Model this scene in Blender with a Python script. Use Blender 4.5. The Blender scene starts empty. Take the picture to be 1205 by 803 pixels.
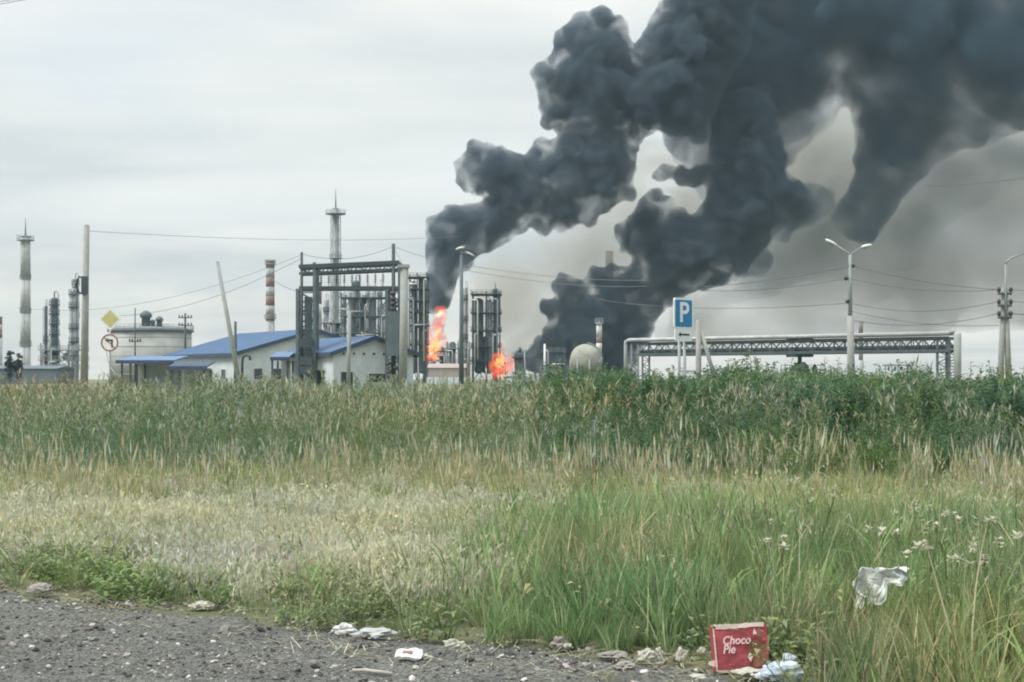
import bpy, bmesh, math, random
import numpy as np
from mathutils import Vector, Matrix, noise as mnoise

R = math.radians
rnd = random.Random(11)
nrng = np.random.default_rng(7)
S = bpy.context.scene
COL = S.collection

# ------------------------------------------------------------------ camera
F = 1655.0          # focal length in photo pixels (1205 wide)
HOR = 445.0         # horizon row
CAMH = 1.5
cam_d = bpy.data.cameras.new("camera")
cam_d.sensor_width = 36.0
cam_d.lens = F / 1205.0 * 36.0
cam_d.shift_y = (HOR - 401.5) / 1205.0
cam_d.clip_start = 0.05
cam_d.clip_end = 6000
cam = bpy.data.objects.new("camera", cam_d)
cam.location = (0, 0, CAMH)
cam.rotation_euler = (R(90), 0, 0)
COL.objects.link(cam)
S.camera = cam

# ------------------------------------------------------------------ render
S.view_settings.view_transform = 'Standard'
S.view_settings.look = 'None'
S.view_settings.exposure = 0.0
S.view_settings.gamma = 1.0
S.render.engine = 'CYCLES'
cy = S.cycles
cy.use_denoising = True
try:
    cy.denoiser = 'OPENIMAGEDENOISE'
except Exception:
    pass
cy.use_adaptive_sampling = True
cy.adaptive_threshold = 0.02
cy.max_bounces = 6
cy.diffuse_bounces = 3
cy.glossy_bounces = 2
cy.transmission_bounces = 2
cy.transparent_max_bounces = 8
cy.volume_bounces = 2
cy.volume_max_steps = 128
cy.filter_width = 2.0
cy.sample_clamp_indirect = 4.0

# ------------------------------------------------------------------ sky and sun
SUN_EL, SUN_AZ = R(52), R(-115)       # azimuth from +Y towards +X
world = bpy.data.worlds.new("World")
S.world = world
world.use_nodes = True
wn, wl = world.node_tree.nodes, world.node_tree.links
wn.clear()
w_out = wn.new('ShaderNodeOutputWorld')
w_bg = wn.new('ShaderNodeBackground')
w_bg.inputs['Strength'].default_value = 0.1
sky = wn.new('ShaderNodeTexSky')
sky.sky_type = 'NISHITA'
sky.sun_disc = False
sky.sun_elevation = SUN_EL
sky.sun_rotation = SUN_AZ
tc = wn.new('ShaderNodeTexCoord')
sep = wn.new('ShaderNodeSeparateXYZ')
wl.new(tc.outputs['Generated'], sep.inputs[0])


def wmath(op, a, b=None, c=None):
    n = wn.new('ShaderNodeMath')
    n.operation = op
    for i, v in enumerate((a, b, c)):
        if v is None:
            continue
        if isinstance(v, (int, float)):
            n.inputs[i].default_value = v
        else:
            wl.new(v, n.inputs[i])
    return n.outputs[0]


zc = wmath('MAXIMUM', sep.outputs[2], 0.0)
den = wmath('ADD', zc, 0.09)
comb = wn.new('ShaderNodeCombineXYZ')
wl.new(wmath('DIVIDE', sep.outputs[0], den), comb.inputs[0])
wl.new(wmath('DIVIDE', sep.outputs[1], den), comb.inputs[1])


def wnoise(scale, detail, dist, off):
    m = wn.new('ShaderNodeMapping')
    m.inputs['Location'].default_value = off
    wl.new(comb.outputs[0], m.inputs[0])
    n = wn.new('ShaderNodeTexNoise')
    n.inputs['Scale'].default_value = scale
    n.inputs['Detail'].default_value = detail
    n.inputs['Roughness'].default_value = 0.5
    n.inputs['Distortion'].default_value = dist
    wl.new(m.outputs[0], n.inputs['Vector'])
    return n.outputs['Fac']


def wramp(fac, stops):
    r = wn.new('ShaderNodeValToRGB')
    cr = r.color_ramp
    while len(cr.elements) < len(stops):
        cr.elements.new(0.5)
    for e, (p, c) in zip(cr.elements, stops):
        e.position = p
        e.color = (*c, 1)
    wl.new(fac, r.inputs[0])
    return r.outputs[0]


def wmix(fac, a, b, mode='MIX'):
    n = wn.new('ShaderNodeMix')
    n.data_type = 'RGBA'
    n.blend_type = mode
    for i, v in ((0, fac), (6, a), (7, b)):
        if isinstance(v, (int, float)):
            n.inputs[i].default_value = v
        elif isinstance(v, tuple):
            n.inputs[i].default_value = (*v, 1)
        else:
            wl.new(v, n.inputs[i])
    return n.outputs[2]


# overcast deck: pale grey cloud, lighter and darker sheets, a few thin gaps of blue sky
deck = wramp(wnoise(0.62, 5, 0.8, (3.1, 0.4, 0)), [(0.30, (6.5, 6.9, 7.05)), (0.5, (7.6, 7.8, 7.7)), (0.70, (8.7, 8.8, 8.6))])
sheet = wramp(wnoise(0.30, 4, 1.4, (1.7, 5.2, 0)), [(0.36, (0.87, 0.90, 0.92)), (0.50, (1.0, 1.0, 1.0)), (0.62, (1.08, 1.06, 1.04))])
deck = wmix(1.0, deck, sheet, 'MULTIPLY')
zen = wmath('ADD', wmath('MULTIPLY_ADD', zc, 0.25, 0.97), wmath('MULTIPLY', wmath('MULTIPLY', zc, zc), 1.5))                     # CIE overcast: brighter towards the zenith
zr = wn.new('ShaderNodeCombineXYZ')
for i in range(3):
    wl.new(zen, zr.inputs[i])
deck = wmix(1.0, deck, zr.outputs[0], 'MULTIPLY')
low = wramp(zc, [(0.0, (1.02, 1.0, 0.96)), (0.05, (1.04, 1.01, 0.97)), (0.11, (1.0, 1.0, 1.0))])
deck = wmix(1.0, deck, low, 'MULTIPLY')
gap = wramp(wnoise(0.33, 4, 0.5, (7.3, 2.2, 0)), [(0.58, (0, 0, 0)), (0.75, (0.45, 0.45, 0.45))])
final = wmix(gap, deck, wmix(1.0, sky.outputs[0], (1.7, 1.75, 1.8), 'MULTIPLY'))
wl.new(final, w_bg.inputs['Color'])
wl.new(w_bg.outputs[0], w_out.inputs['Surface'])

sun_d = bpy.data.lights.new("sun", 'SUN')
sun_d.energy = 3.0
sun_d.angle = R(22)
sun_d.color = (1.0, 0.95, 0.87)
sun = bpy.data.objects.new("sun", sun_d)
dv = Vector((math.sin(SUN_AZ) * math.cos(SUN_EL), math.cos(SUN_AZ) * math.cos(SUN_EL), math.sin(SUN_EL)))
sun.rotation_euler = dv.to_track_quat('Z', 'Y').to_euler()
sun.location = dv * 60
COL.objects.link(sun)

# ------------------------------------------------------------------ helpers


def X(px, d):
    return (px - 602.5) / F * d


def Z(py, d):
    return CAMH - (py - HOR) / F * d


def P(px, py, d):
    return Vector((X(px, d), d, Z(py, d)))


def GD(py):
    return CAMH * F / (py - HOR)


def G(px, py):
    d = GD(py)
    return Vector((X(px, d), d, 0))


def mat(name, col, rough=0.75, var=0.18, scale=1.5, metal=0.0, bump=0.0, spec=0.4):
    m = bpy.data.materials.new(name)
    m.use_nodes = True
    n, l = m.node_tree.nodes, m.node_tree.links
    b = n['Principled BSDF']
    b.inputs['Roughness'].default_value = rough
    b.inputs['Metallic'].default_value = metal
    b.inputs['Specular IOR Level'].default_value = spec
    t = n.new('ShaderNodeTexCoord')
    ns = n.new('ShaderNodeTexNoise')
    ns.inputs['Scale'].default_value = scale
    ns.inputs['Detail'].default_value = 5
    ns.inputs['Roughness'].default_value = 0.65
    l.new(t.outputs['Object'], ns.inputs['Vector'])
    r = n.new('ShaderNodeValToRGB')
    r.color_ramp.elements[0].position = 0.3
    r.color_ramp.elements[1].position = 0.7
    r.color_ramp.elements[0].color = (*[c * (1 - var) for c in col], 1)
    r.color_ramp.elements[1].color = (*[min(1, c * (1 + var)) for c in col], 1)
    l.new(ns.outputs['Fac'], r.inputs[0])
    l.new(r.outputs[0], b.inputs['Base Color'])
    if bump:
        bp = n.new('ShaderNodeBump')
        bp.inputs['Strength'].default_value = bump
        l.new(ns.outputs['Fac'], bp.inputs['Height'])
        l.new(bp.outputs[0], b.inputs['Normal'])
    return m


M = dict(
    steel=mat('dark_steel', (0.055, 0.075, 0.085), 0.6, 0.25, 0.8),
    steelb=mat('blue_grey_steel', (0.105, 0.14, 0.16), 0.6, 0.25, 0.8),
    steelp=mat('pale_steel', (0.25, 0.28, 0.29), 0.55, 0.2, 0.6),
    white=mat('white_paint', (0.66, 0.67, 0.66), 0.6, 0.1, 0.5),
    dirtyw=mat('weathered_white_paint', (0.40, 0.42, 0.42), 0.7, 0.22, 0.7),
    alu=mat('aluminium_cladding', (0.38, 0.40, 0.41), 0.5, 0.2, 0.6, 0.2),
    conc=mat('concrete', (0.30, 0.31, 0.30), 0.9, 0.18, 3.0, bump=0.2),
    concp=mat('pale_concrete', (0.30, 0.32, 0.31), 0.9, 0.15, 3.0, bump=0.2),
    red=mat('red_band_paint', (0.25, 0.15, 0.13), 0.7, 0.2, 0.5),
    brick=mat('brick_shaft', (0.26, 0.20, 0.18), 0.85, 0.2, 1.0),
    blue=mat('blue_sheet_roof', (0.11, 0.19, 0.325), 0.5, 0.16, 0.7),
    bluedk=mat('blue_fascia', (0.05, 0.075, 0.13), 0.6, 0.15, 0.5),
    wall=mat('cream_wall', (0.55, 0.61, 0.635), 0.85, 0.13, 0.8),
    dark=mat('dark_opening', (0.05, 0.06, 0.065), 0.5, 0.2, 1.0),
    glass=mat('dark_window_glass', (0.05, 0.07, 0.08), 0.12, 0.2, 1.0, spec=0.6),
    tank=mat('tank_shell', (0.37, 0.385, 0.375), 0.65, 0.2, 0.22),
    sphere=mat('sphere_tank_shell', (0.30, 0.305, 0.265), 0.8, 0.28, 0.35),
    pink=mat('brick_wall', (0.36, 0.31, 0.29), 0.9, 0.15, 0.5),
    roofg=mat('grey_roof', (0.13, 0.16, 0.19), 0.8, 0.2, 0.3),
    wire=mat('wire', (0.12, 0.13, 0.14), 0.6, 0.1, 1.0),
    ins=mat('insulator', (0.06, 0.06, 0.065), 0.3, 0.1, 4.0),
    signblue=mat('sign_blue', (0.015, 0.20, 0.42), 0.45, 0.06, 3.0),
    signwhite=mat('sign_white', (0.74, 0.78, 0.80), 0.5, 0.06, 3.0),
    signyel=mat('sign_yellow', (0.52, 0.49, 0.22), 0.55, 0.1, 3.0),
    signred=mat('sign_red', (0.30, 0.13, 0.12), 0.55, 0.1, 3.0),
    signblk=mat('sign_black', (0.03, 0.03, 0.03), 0.6, 0.1, 3.0),
    signback=mat('sign_back', (0.40, 0.42, 0.43), 0.5, 0.1, 3.0, 0.3),
    boxred=mat('red_card', (0.35, 0.065, 0.08), 0.6, 0.32, 7.0),
    boxbrown=mat('brown_print', (0.20, 0.085, 0.05), 0.6, 0.3, 14.0),
    boxlight=mat('worn_card_edge', (0.62, 0.50, 0.46), 0.8, 0.15, 14.0),
    boxtext=mat('pale_lettering', (0.72, 0.55, 0.55), 0.6, 0.08, 14.0),
    plastic=mat('white_plastic', (0.60, 0.63, 0.61), 0.5, 0.14, 12.0),
    bluepl=mat('pale_blue_plastic', (0.50, 0.58, 0.68), 0.45, 0.12, 12.0),
    paper=mat('dirty_paper', (0.42, 0.42, 0.36), 0.9, 0.2, 12.0),
    stone=mat('pale_stone', (0.26, 0.25, 0.23), 0.9, 0.2, 14.0, bump=0.3),
    greyp=mat('grey_paint', (0.44, 0.46, 0.46), 0.7, 0.12, 0.4),
    wood=mat('weathered_wood', (0.40, 0.38, 0.33), 0.9, 0.2, 14.0),
    lamp=mat('lamp_head_paint', (0.62, 0.64, 0.64), 0.4, 0.05, 2.0),
)


class MB:
    """collects shapes in world space, then becomes one mesh"""

    def __init__(s):
        s.v, s.f, s.sm = [], [], []

    def add(s, vs, fs, smooth=False):
        o = len(s.v)
        s.v += [Vector(v) for v in vs]
        s.f += [tuple(i + o for i in f) for f in fs]
        s.sm += [smooth] * len(fs)
        return s

    def box(s, c, size, rz=0.0, m=None):
        hx, hy, hz = [q / 2 for q in size]
        mm = m or Matrix.Rotation(rz, 3, 'Z')
        vs = [Vector(c) + mm @ Vector((x, y, z)) for x in (-hx, hx) for y in (-hy, hy) for z in (-hz, hz)]
        return s.add(vs, [(0, 1, 3, 2), (4, 6, 7, 5), (0, 4, 5, 1), (2, 3, 7, 6), (0, 2, 6, 4), (1, 5, 7, 3)])

    def tube(s, p0, p1, r0, r1=None, n=8, cap=True, smooth=True):
        p0, p1 = Vector(p0), Vector(p1)
        r1 = r0 if r1 is None else r1
        ax = (p1 - p0)
        if ax.length < 1e-6:
            return s
        ax.normalize()
        u = ax.orthogonal().normalized()
        w = ax.cross(u)
        o = len(s.v)
        for p, r in ((p0, r0), (p1, r1)):
            for i in range(n):
                a = 2 * math.pi * i / n
                s.v.append(p + (u * math.cos(a) + w * math.sin(a)) * r)
        for i in range(n):
            j = (i + 1) % n
            s.f.append((o + i, o + j, o + n + j, o + n + i))
            s.sm.append(smooth and n > 5)
        if cap:
            s.f.append(tuple(o + i for i in range(n))[::-1])
            s.f.append(tuple(o + n + i for i in range(n)))
            s.sm += [False, False]
        return s

    def bar(s, p0, p1, w):
        return s.tube(p0, p1, w * 0.7, n=4, smooth=False)

    def path(s, pts, r, n=6):
        pts = [Vector(p) for p in pts]
        o = len(s.v)
        for k, p in enumerate(pts):
            a = pts[min(k + 1, len(pts) - 1)] - pts[max(k - 1, 0)]
            a.normalize()
            u = a.cross(Vector((0.13, 0.31, 0.94)))
            if u.length < 1e-3:
                u = a.orthogonal()
            u.normalize()
            w = a.cross(u)
            rr = r[k] if isinstance(r, (list, tuple)) else r
            for i in range(n):
                t = 2 * math.pi * i / n
                s.v.append(p + (u * math.cos(t) + w * math.sin(t)) * rr)
        for k in range(len(pts) - 1):
            for i in range(n):
                j = (i + 1) % n
                s.f.append((o + k * n + i, o + k * n + j, o + (k + 1) * n + j, o + (k + 1) * n + i))
                s.sm.append(n > 4)
        s.f.append(tuple(o + i for i in range(n))[::-1])
        s.f.append(tuple(o + (len(pts) - 1) * n + i for i in range(n)))
        s.sm += [False, False]
        return s

    def lathe(s, c, prof, n=24):
        """prof: (radius, z) from bottom up"""
        c = Vector(c)
        o = len(s.v)
        for r, z in prof:
            for i in range(n):
                a = 2 * math.pi * i / n
                s.v.append(c + Vector((r * math.cos(a), r * math.sin(a), z)))
        for k in range(len(prof) - 1):
            for i in range(n):
                j = (i + 1) % n
                s.f.append((o + k * n + i, o + k * n + j, o + (k + 1) * n + j, o + (k + 1) * n + i))
                s.sm.append(True)
        s.f.append(tuple(o + i for i in range(n))[::-1])
        s.f.append(tuple(o + (len(prof) - 1) * n + i for i in range(n)))
        s.sm += [False, False]
        return s

    def prism(s, pts, nrm, th):
        pts = [Vector(p) for p in pts]
        nrm = Vector(nrm).normalized() * th
        n = len(pts)
        vs = pts + [p + nrm for p in pts]
        fs = [tuple(range(n))[::-1], tuple(range(n, 2 * n))] + [(i, (i + 1) % n, n + (i + 1) % n, n + i) for i in range(n)]
        return s.add(vs, fs)

    def build(s, name, m, parent=None, base=None):
        loc = Vector(base) if base is not None else (parent['_loc'] if False else Vector((0, 0, 0)))
        if parent is not None:
            loc = wloc(parent)
        me = bpy.data.meshes.new(name)
        me.from_pydata([tuple(v - loc) for v in s.v], [], s.f)
        me.polygons.foreach_set('use_smooth', s.sm)
        me.materials.append(m)
        bm = bmesh.new()
        bm.from_mesh(me)
        bmesh.ops.recalc_face_normals(bm, faces=bm.faces)
        bm.to_mesh(me)
        bm.free()
        o = bpy.data.objects.new(name, me)
        COL.objects.link(o)
        if parent is not None:
            o.parent = parent
        else:
            o.location = loc
        return o


def wloc(o):
    p = Vector((0, 0, 0))
    while o is not None:
        p += Vector(o.location)
        o = o.parent
    return p


def tag(o, label, cat, group=None, kind=None):
    o['label'] = label
    o['category'] = cat
    if group:
        o['group'] = group
    if kind:
        o['kind'] = kind
    return o


def thing(name, label, cat, loc, group=None):
    o = bpy.data.objects.new(name, None)
    o.empty_display_size = 0.2
    COL.objects.link(o)
    o.location = loc
    return tag(o, label, cat, group)


def ring_rail(mb, c, r, z, h, n=12, w=0.06, lo=True):
    c = Vector(c)
    pts = [c + Vector((r * math.cos(2 * math.pi * i / n), r * math.sin(2 * math.pi * i / n), z)) for i in range(n)]
    for i in range(n):
        j = (i + 1) % n
        mb.bar(pts[i] + Vector((0, 0, h)), pts[j] + Vector((0, 0, h)), w)
        if lo:
            mb.bar(pts[i] + Vector((0, 0, h / 2)), pts[j] + Vector((0, 0, h / 2)), w)
        mb.bar(pts[i], pts[i] + Vector((0, 0, h)), w)


# ------------------------------------------------------------------ ground and gravel
EDGE = [(-500, 640), (-250, 668), (0, 692), (70, 702), (140, 712), (280, 729), (400, 746), (520, 755), (640, 766), (760, 779), (850, 794), (930, 812), (1000, 850), (1150, 950)]
EX = np.array([e[0] for e in EDGE], float)
EY = np.array([e[1] for e in EDGE], float)


def edge_d(px):
    return CAMH * F / (np.interp(px, EX, EY) - HOR)


def ground_material():
    m = bpy.data.materials.new('soil_and_thatch')
    m.use_nodes = True
    n, l = m.node_tree.nodes, m.node_tree.links
    b = n['Principled BSDF']
    b.inputs['Roughness'].default_value = 0.95
    t = n.new('ShaderNodeTexCoord')
    a = n.new('ShaderNodeTexNoise')
    a.inputs['Scale'].default_value = 0.35
    a.inputs['Detail'].default_value = 6
    c = n.new('ShaderNodeTexNoise')
    c.inputs['Scale'].default_value = 14
    c.inputs['Detail'].default_value = 8
    c.inputs['Roughness'].default_value = 0.75
    l.new(t.outputs['Object'], a.inputs[0])
    l.new(t.outputs['Object'], c.inputs[0])
    r1 = n.new('ShaderNodeValToRGB')
    r1.color_ramp.elements[0].position = 0.35
    r1.color_ramp.elements[0].color = (0.10, 0.13, 0.06, 1)
    r1.color_ramp.elements[1].position = 0.65
    r1.color_ramp.elements[1].color = (0.20, 0.19, 0.12, 1)
    r2 = n.new('ShaderNodeValToRGB')
    r2.color_ramp.elements[0].position = 0.3
    r2.color_ramp.elements[0].color = (0.6, 0.6, 0.6, 1)
    r2.color_ramp.elements[1].position = 0.7
    r2.color_ramp.elements[1].color = (1.35, 1.3, 1.2, 1)
    l.new(a.outputs['Fac'], r1.inputs[0])
    l.new(c.outputs['Fac'], r2.inputs[0])
    mx = n.new('ShaderNodeMix')
    mx.data_type = 'RGBA'
    mx.blend_type = 'MULTIPLY'
    mx.inputs[0].default_value = 1
    l.new(r1.outputs[0], mx.inputs[6])
    l.new(r2.outputs[0], mx.inputs[7])
    l.new(mx.outputs[2], b.inputs['Base Color'])
    bp = n.new('ShaderNodeBump')
    bp.inputs['Strength'].default_value = 0.6
    bp.inputs['Distance'].default_value = 0.05
    l.new(c.outputs['Fac'], bp.inputs['Height'])
    l.new(bp.outputs[0], b.inputs['Normal'])
    return m


def grid_mesh(name, xs, ys, zf, m):
    vs = [(x, y, zf(x, y)) for y in ys for x in xs]
    nx = len(xs)
    fs = [(j * nx + i, j * nx + i + 1, (j + 1) * nx + i + 1, (j + 1) * nx + i) for j in range(len(ys) - 1) for i in range(nx - 1)]
    me = bpy.data.meshes.new(name)
    me.from_pydata(vs, [], fs)
    me.polygons.foreach_set('use_smooth', [True] * len(fs))
    me.materials.append(m)
    o = bpy.data.objects.new(name, me)
    COL.objects.link(o)
    return o


gx = sorted(set([-1100, -700, -400, -200, -100, -60, 60, 100, 200, 400, 700, 1100] + list(np.linspace(-40, 40, 81))))
gy = sorted(set([-150, -60, -20] + list(np.linspace(-10, 50, 61)) + [60, 80, 110, 150, 220, 320, 460, 650, 900, 1200, 1500]))
gr = grid_mesh('ground', gx, gy, lambda x, y: -0.03 * max(0, mnoise.noise((x * 0.3, y * 0.3, 1))) - 0.006, ground_material())
gr['kind'] = 'structure'


def gravel_material():
    m = bpy.data.materials.new('crushed_stone')
    m.use_nodes = True
    n, l = m.node_tree.nodes, m.node_tree.links
    b = n['Principled BSDF']
    b.inputs['Roughness'].default_value = 0.9
    t = n.new('ShaderNodeTexCoord')
    vo = n.new('ShaderNodeTexVoronoi')
    vo.inputs['Scale'].default_value = 80
    big = n.new('ShaderNodeTexNoise')
    big.inputs['Scale'].default_value = 1.3
    big.inputs['Detail'].default_value = 7
    big.inputs['Roughness'].default_value = 0.7
    l.new(t.outputs['Object'], vo.inputs['Vector'])
    l.new(t.outputs['Object'], big.inputs['Vector'])
    r = n.new('ShaderNodeValToRGB')
    r.color_ramp.elements[0].position = 0.15
    r.color_ramp.elements[0].color = (0.04, 0.043, 0.041, 1)
    r.color_ramp.elements[1].position = 0.95
    r.color_ramp.elements[1].color = (0.20, 0.207, 0.193, 1)
    sp = n.new('ShaderNodeSeparateColor')
    l.new(vo.outputs['Color'], sp.inputs[0])
    l.new(sp.outputs[0], r.inputs[0])
    r2 = n.new('ShaderNodeValToRGB')
    r2.color_ramp.elements[0].position = 0.35
    r2.color_ramp.elements[0].color = (0.75, 0.76, 0.76, 1)
    r2.color_ramp.elements[1].position = 0.68
    r2.color_ramp.elements[1].color = (1.25, 1.22, 1.15, 1)
    l.new(big.outputs['Fac'], r2.inputs[0])
    mx = n.new('ShaderNodeMix')
    mx.data_type = 'RGBA'
    mx.blend_type = 'MULTIPLY'
    mx.inputs[0].default_value = 1
    l.new(r.outputs[0], mx.inputs[6])
    l.new(r2.outputs[0], mx.inputs[7])
    l.new(mx.outputs[2], b.inputs['Base Color'])
    bp = n.new('ShaderNodeBump')
    bp.inputs['Strength'].default_value = 0.7
    bp.inputs['Distance'].default_value = 0.02
    l.new(vo.outputs['Distance'], bp.inputs['Height'])
    l.new(bp.outputs[0], b.inputs['Normal'])
    return m


def gravel_sheet():
    nx, ny = 90, 60
    vs, fs = [], []
    for j in range(ny + 1):
        for i in range(nx + 1):
            px = -480 + 1620 * i / nx
            t = j / ny
            de = float(edge_d(px)) + 0.25 * mnoise.noise((px * 0.012, 3.3, 0)) + 0.12 * mnoise.noise((px * 0.05, 1.3, 0)) + 0.25
            d = 3.0 + (de - 3.0) * t
            x = X(px, d)
            z = 0.012 + 0.022 * mnoise.noise((x * 1.4, d * 1.4, 0)) + 0.008 * mnoise.noise((x * 6, d * 6, 2))
            z -= 0.05 * max(0, (t - 0.9) / 0.1)
            vs.append((x, d, z))
    for j in range(ny):
        for i in range(nx):
            a = j * (nx + 1) + i
            fs.append((a, a + 1, a + nx + 2, a + nx + 1))
    # apron behind the near row, under and behind the camera
    o = len(vs)
    for i in range(nx + 1):
        x, y, z = vs[i]
        vs.append((x * 6, -12.0, 0.012))
    for i in range(nx):
        fs.append((o + i, o + i + 1, i + 1, i))
    me = bpy.data.meshes.new('gravel_verge')
    me.from_pydata(vs, [], fs)
    me.polygons.foreach_set('use_smooth', [True] * len(fs))
    me.materials.append(gravel_material())
    ob = bpy.data.objects.new('gravel_verge', me)
    COL.objects.link(ob)
    ob['kind'] = 'structure'


gravel_sheet()

# ------------------------------------------------------------------ industrial plant


def stack(px, ytop, d, wpx, label, name='chimney', cat='chimney', bands=None, mats=('white', 'red'), taper=1.25, rod=0, plats=(), group=None, cage=False):
    """round shaft; bands = list of rows where the paint changes"""
    x, top = X(px, d), Z(ytop, d)
    s = d / F
    r = wpx * s / 2
    t = thing(name, label, cat, (x, d, 0), group)
    c = Vector((x, d, 0))

    def rad(z):
        return r * (taper + (1 - taper) * max(0, z) / top)
    rows = [ytop] + list(bands or []) + [None]
    for k in range(len(rows) - 1):
        z1 = Z(rows[k], d)
        z0 = 0.0 if rows[k + 1] is None else Z(rows[k + 1], d)
        nm = 'shaft' if not bands else 'shaft_band'
        MB().lathe(c, [(rad(z0), z0), (rad(z1), z1)], 20).build(nm, M[mats[k % len(mats)]], t)
    MB().lathe(c, [(r * 1.12, top), (r * 1.12, top + 1.0 * s), (r * 0.8, top + 1.2 * s)], 20).build('rim', M[mats[0]], t)
    for (py, wide) in plats:
        z = Z(py, d)
        pr = wide * s / 2
        p = MB().lathe(c, [(pr * 0.6, z - 0.9 * s), (pr, z - 0.5 * s), (pr, z), (pr, z + 0.15)], 16).build('platform', M['steelp'], t)
        q = MB()
        ring_rail(q, c, pr * 0.97, z + 0.15, 1.3, 12, 0.09)
        q.build('railing', M['steelp'], p)
    if cage:
        q = MB()
        for k in range(6):
            a = 2 * math.pi * k / 6
            o = Vector((math.cos(a), math.sin(a), 0)) * r * 1.9
            q.bar(c + o, c + o + Vector((0, 0, top)), 0.22)
        zs = np.arange(3, top, 5.0)
        for i in range(len(zs) - 1):
            for k in range(6):
                a, b = 2 * math.pi * k / 6, 2 * math.pi * (k + 1) / 6
                p0 = c + Vector((math.cos(a), math.sin(a), 0)) * r * 1.9
                p1 = c + Vector((math.cos(b), math.sin(b), 0)) * r * 1.9
                q.bar(p0 + Vector((0, 0, zs[i])), p1 + Vector((0, 0, zs[i])), 0.14)
                q.bar(p0 + Vector((0, 0, zs[i])), p1 + Vector((0, 0, zs[i + 1])), 0.10)
        q.build('lattice_frame', M['steelp'], t)
    if rod:
        MB().tube((x, d, top), (x, d, top + rod * s), 0.35, 0.10, 6).build('lightning_rod', M['steelp'], t)
    # ladder
    q = MB()
    for dx in (-0.3, 0.3):
        q.bar((x + dx, d - rad(0) - 0.25, 0), (x + dx, d - rad(top) - 0.25, top), 0.07)
    for z in np.arange(2, top, 2.0):
        q.bar((x - 0.3, d - rad(z) - 0.25, z), (x + 0.3, d - rad(z) - 0.25, z), 0.05)
    q.build('ladder', M['steelp'], t)
    return t


# tall stacks and chimneys
stack(30, 279, 450, 11, 'tall pale vent stack with a top platform at the left edge', bands=[328, 368, 407], mats=('dirtyw', 'greyp'), taper=1.1, rod=23, plats=((283, 20), (328, 13), (368, 13), (407, 14)))
stack(395, 246, 520, 6, 'tall lattice-caged flare stack with platform behind the steel gantry', 'flare_stack', bands=None, mats=('alu',), taper=1.15, rod=24, plats=((252, 24), (304, 15)), cage=True)
stack(318, 308, 500, 10, 'red and white banded chimney rising behind the blue roof', bands=[316, 327, 338, 349, 360, 370, 378], mats=('red', 'dirtyw'), taper=1.1, plats=((311, 13), (375, 14)))
stack(375, 334, 560, 7, 'slim red topped chimney seen through the steel gantry', bands=[358, 372], mats=('red', 'white'), taper=1.15)
stack(-1, 374, 600, 7, 'short red and white chimney cut by the left edge', bands=[382, 390, 398], mats=('red', 'dirtyw'), taper=1.1)
stack(717, 297, 540, 9, 'brick chimney top standing out of the black smoke', bands=[312], mats=('brick', 'brick'), taper=1.4)
stack(705, 381, 395, 6.5, 'red and white banded mast in front of the sphere tank', 'vent_mast', 'mast', bands=[397, 404, 413, 420, 431], mats=('white', 'red'), taper=1.0, rod=3, plats=((381, 10),))
stack(1013, 379, 330, 5, 'thin banded chimney just right of the tall lamp post', bands=[393, 399, 406, 412, 424], mats=('brick', 'dirtyw'), taper=1.0)


def column(px, ytop, d, wpx, label, plats=(), m='alu', pipe=True, group='distillation columns'):
    """process column: domed shell, ring platforms, riser pipe, ladder"""
    s = d / F
    x, top, r = X(px, d), Z(ytop, d), wpx * s / 2
    c = Vector((x, d, 0))
    t = thing('distillation_column', label, 'column', (x, d, 0), group)
    dome = [(r * math.cos(a), top - r * 0.6 + r * 0.6 * math.sin(a)) for a in np.linspace(0, 1.5, 6)]
    MB().lathe(c, [(r * 1.25, 0), (r * 1.25, 2.0), (r, 2.6)] + dome, 20).build('shell', M[m], t)
    MB().tube(c + Vector((0, 0, top)), c + Vector((0, 0, top + 1.6)), r * 0.2, n=8).build('top_nozzle', M[m], t)
    for py in plats:
        z = Z(py, d)
        pr = r * 1.55
        p = MB().lathe(c, [(r * 0.98, z - 0.3), (pr, z - 0.3), (pr, z), (r * 0.98, z)], 16).build('platform', M['steel'], t)
        q = MB()
        ring_rail(q, c, pr * 0.97, z, 1.2, 10, 0.1)
        for k in range(5):
            a = k * 1.257
            q.bar(c + Vector((r * math.cos(a), r * math.sin(a), z - 1.4)), c + Vector((pr * math.cos(a), pr * math.sin(a), z - 0.3)), 0.12)
        q.build('railing', M['steel'], p)
    if pipe:
        xx = x + r * 1.3
        MB().path([(x, d, top + 1.4), (x + r * 0.7, d - 0.2, top + 1.9), (xx, d - 0.4, top + 0.8), (xx, d - 0.4, top * 0.5), (xx, d - 0.4, 0)], r * 0.22, 8).build('riser_pipe', M['alu'], t)
    q = MB()
    for dx in (-0.35, 0.35):
        q.bar((x - r * 0.5 + dx, d - r - 0.2, 0), (x - r * 0.5 + dx, d - r - 0.2, top - r), 0.09)
    q.build('ladder', M['steel'], t)
    return t


column(64, 350, 410, 8, 'dark distillation column with many platforms at far left', (358, 369, 381, 393, 405, 417), 'steelb')
column(54, 360, 404, 4, 'thin pipe-like column left of the dark distillation column', (400, 420), 'steelb')
column(87, 340, 415, 8, 'pale distillation column just left of the tall concrete pole', (346, 361, 386, 402, 418), 'alu')
column(89, 328, 440, 6, 'slim column with a topmost platform behind the concrete pole', (334, 372, 410), 'steelp')


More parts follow.
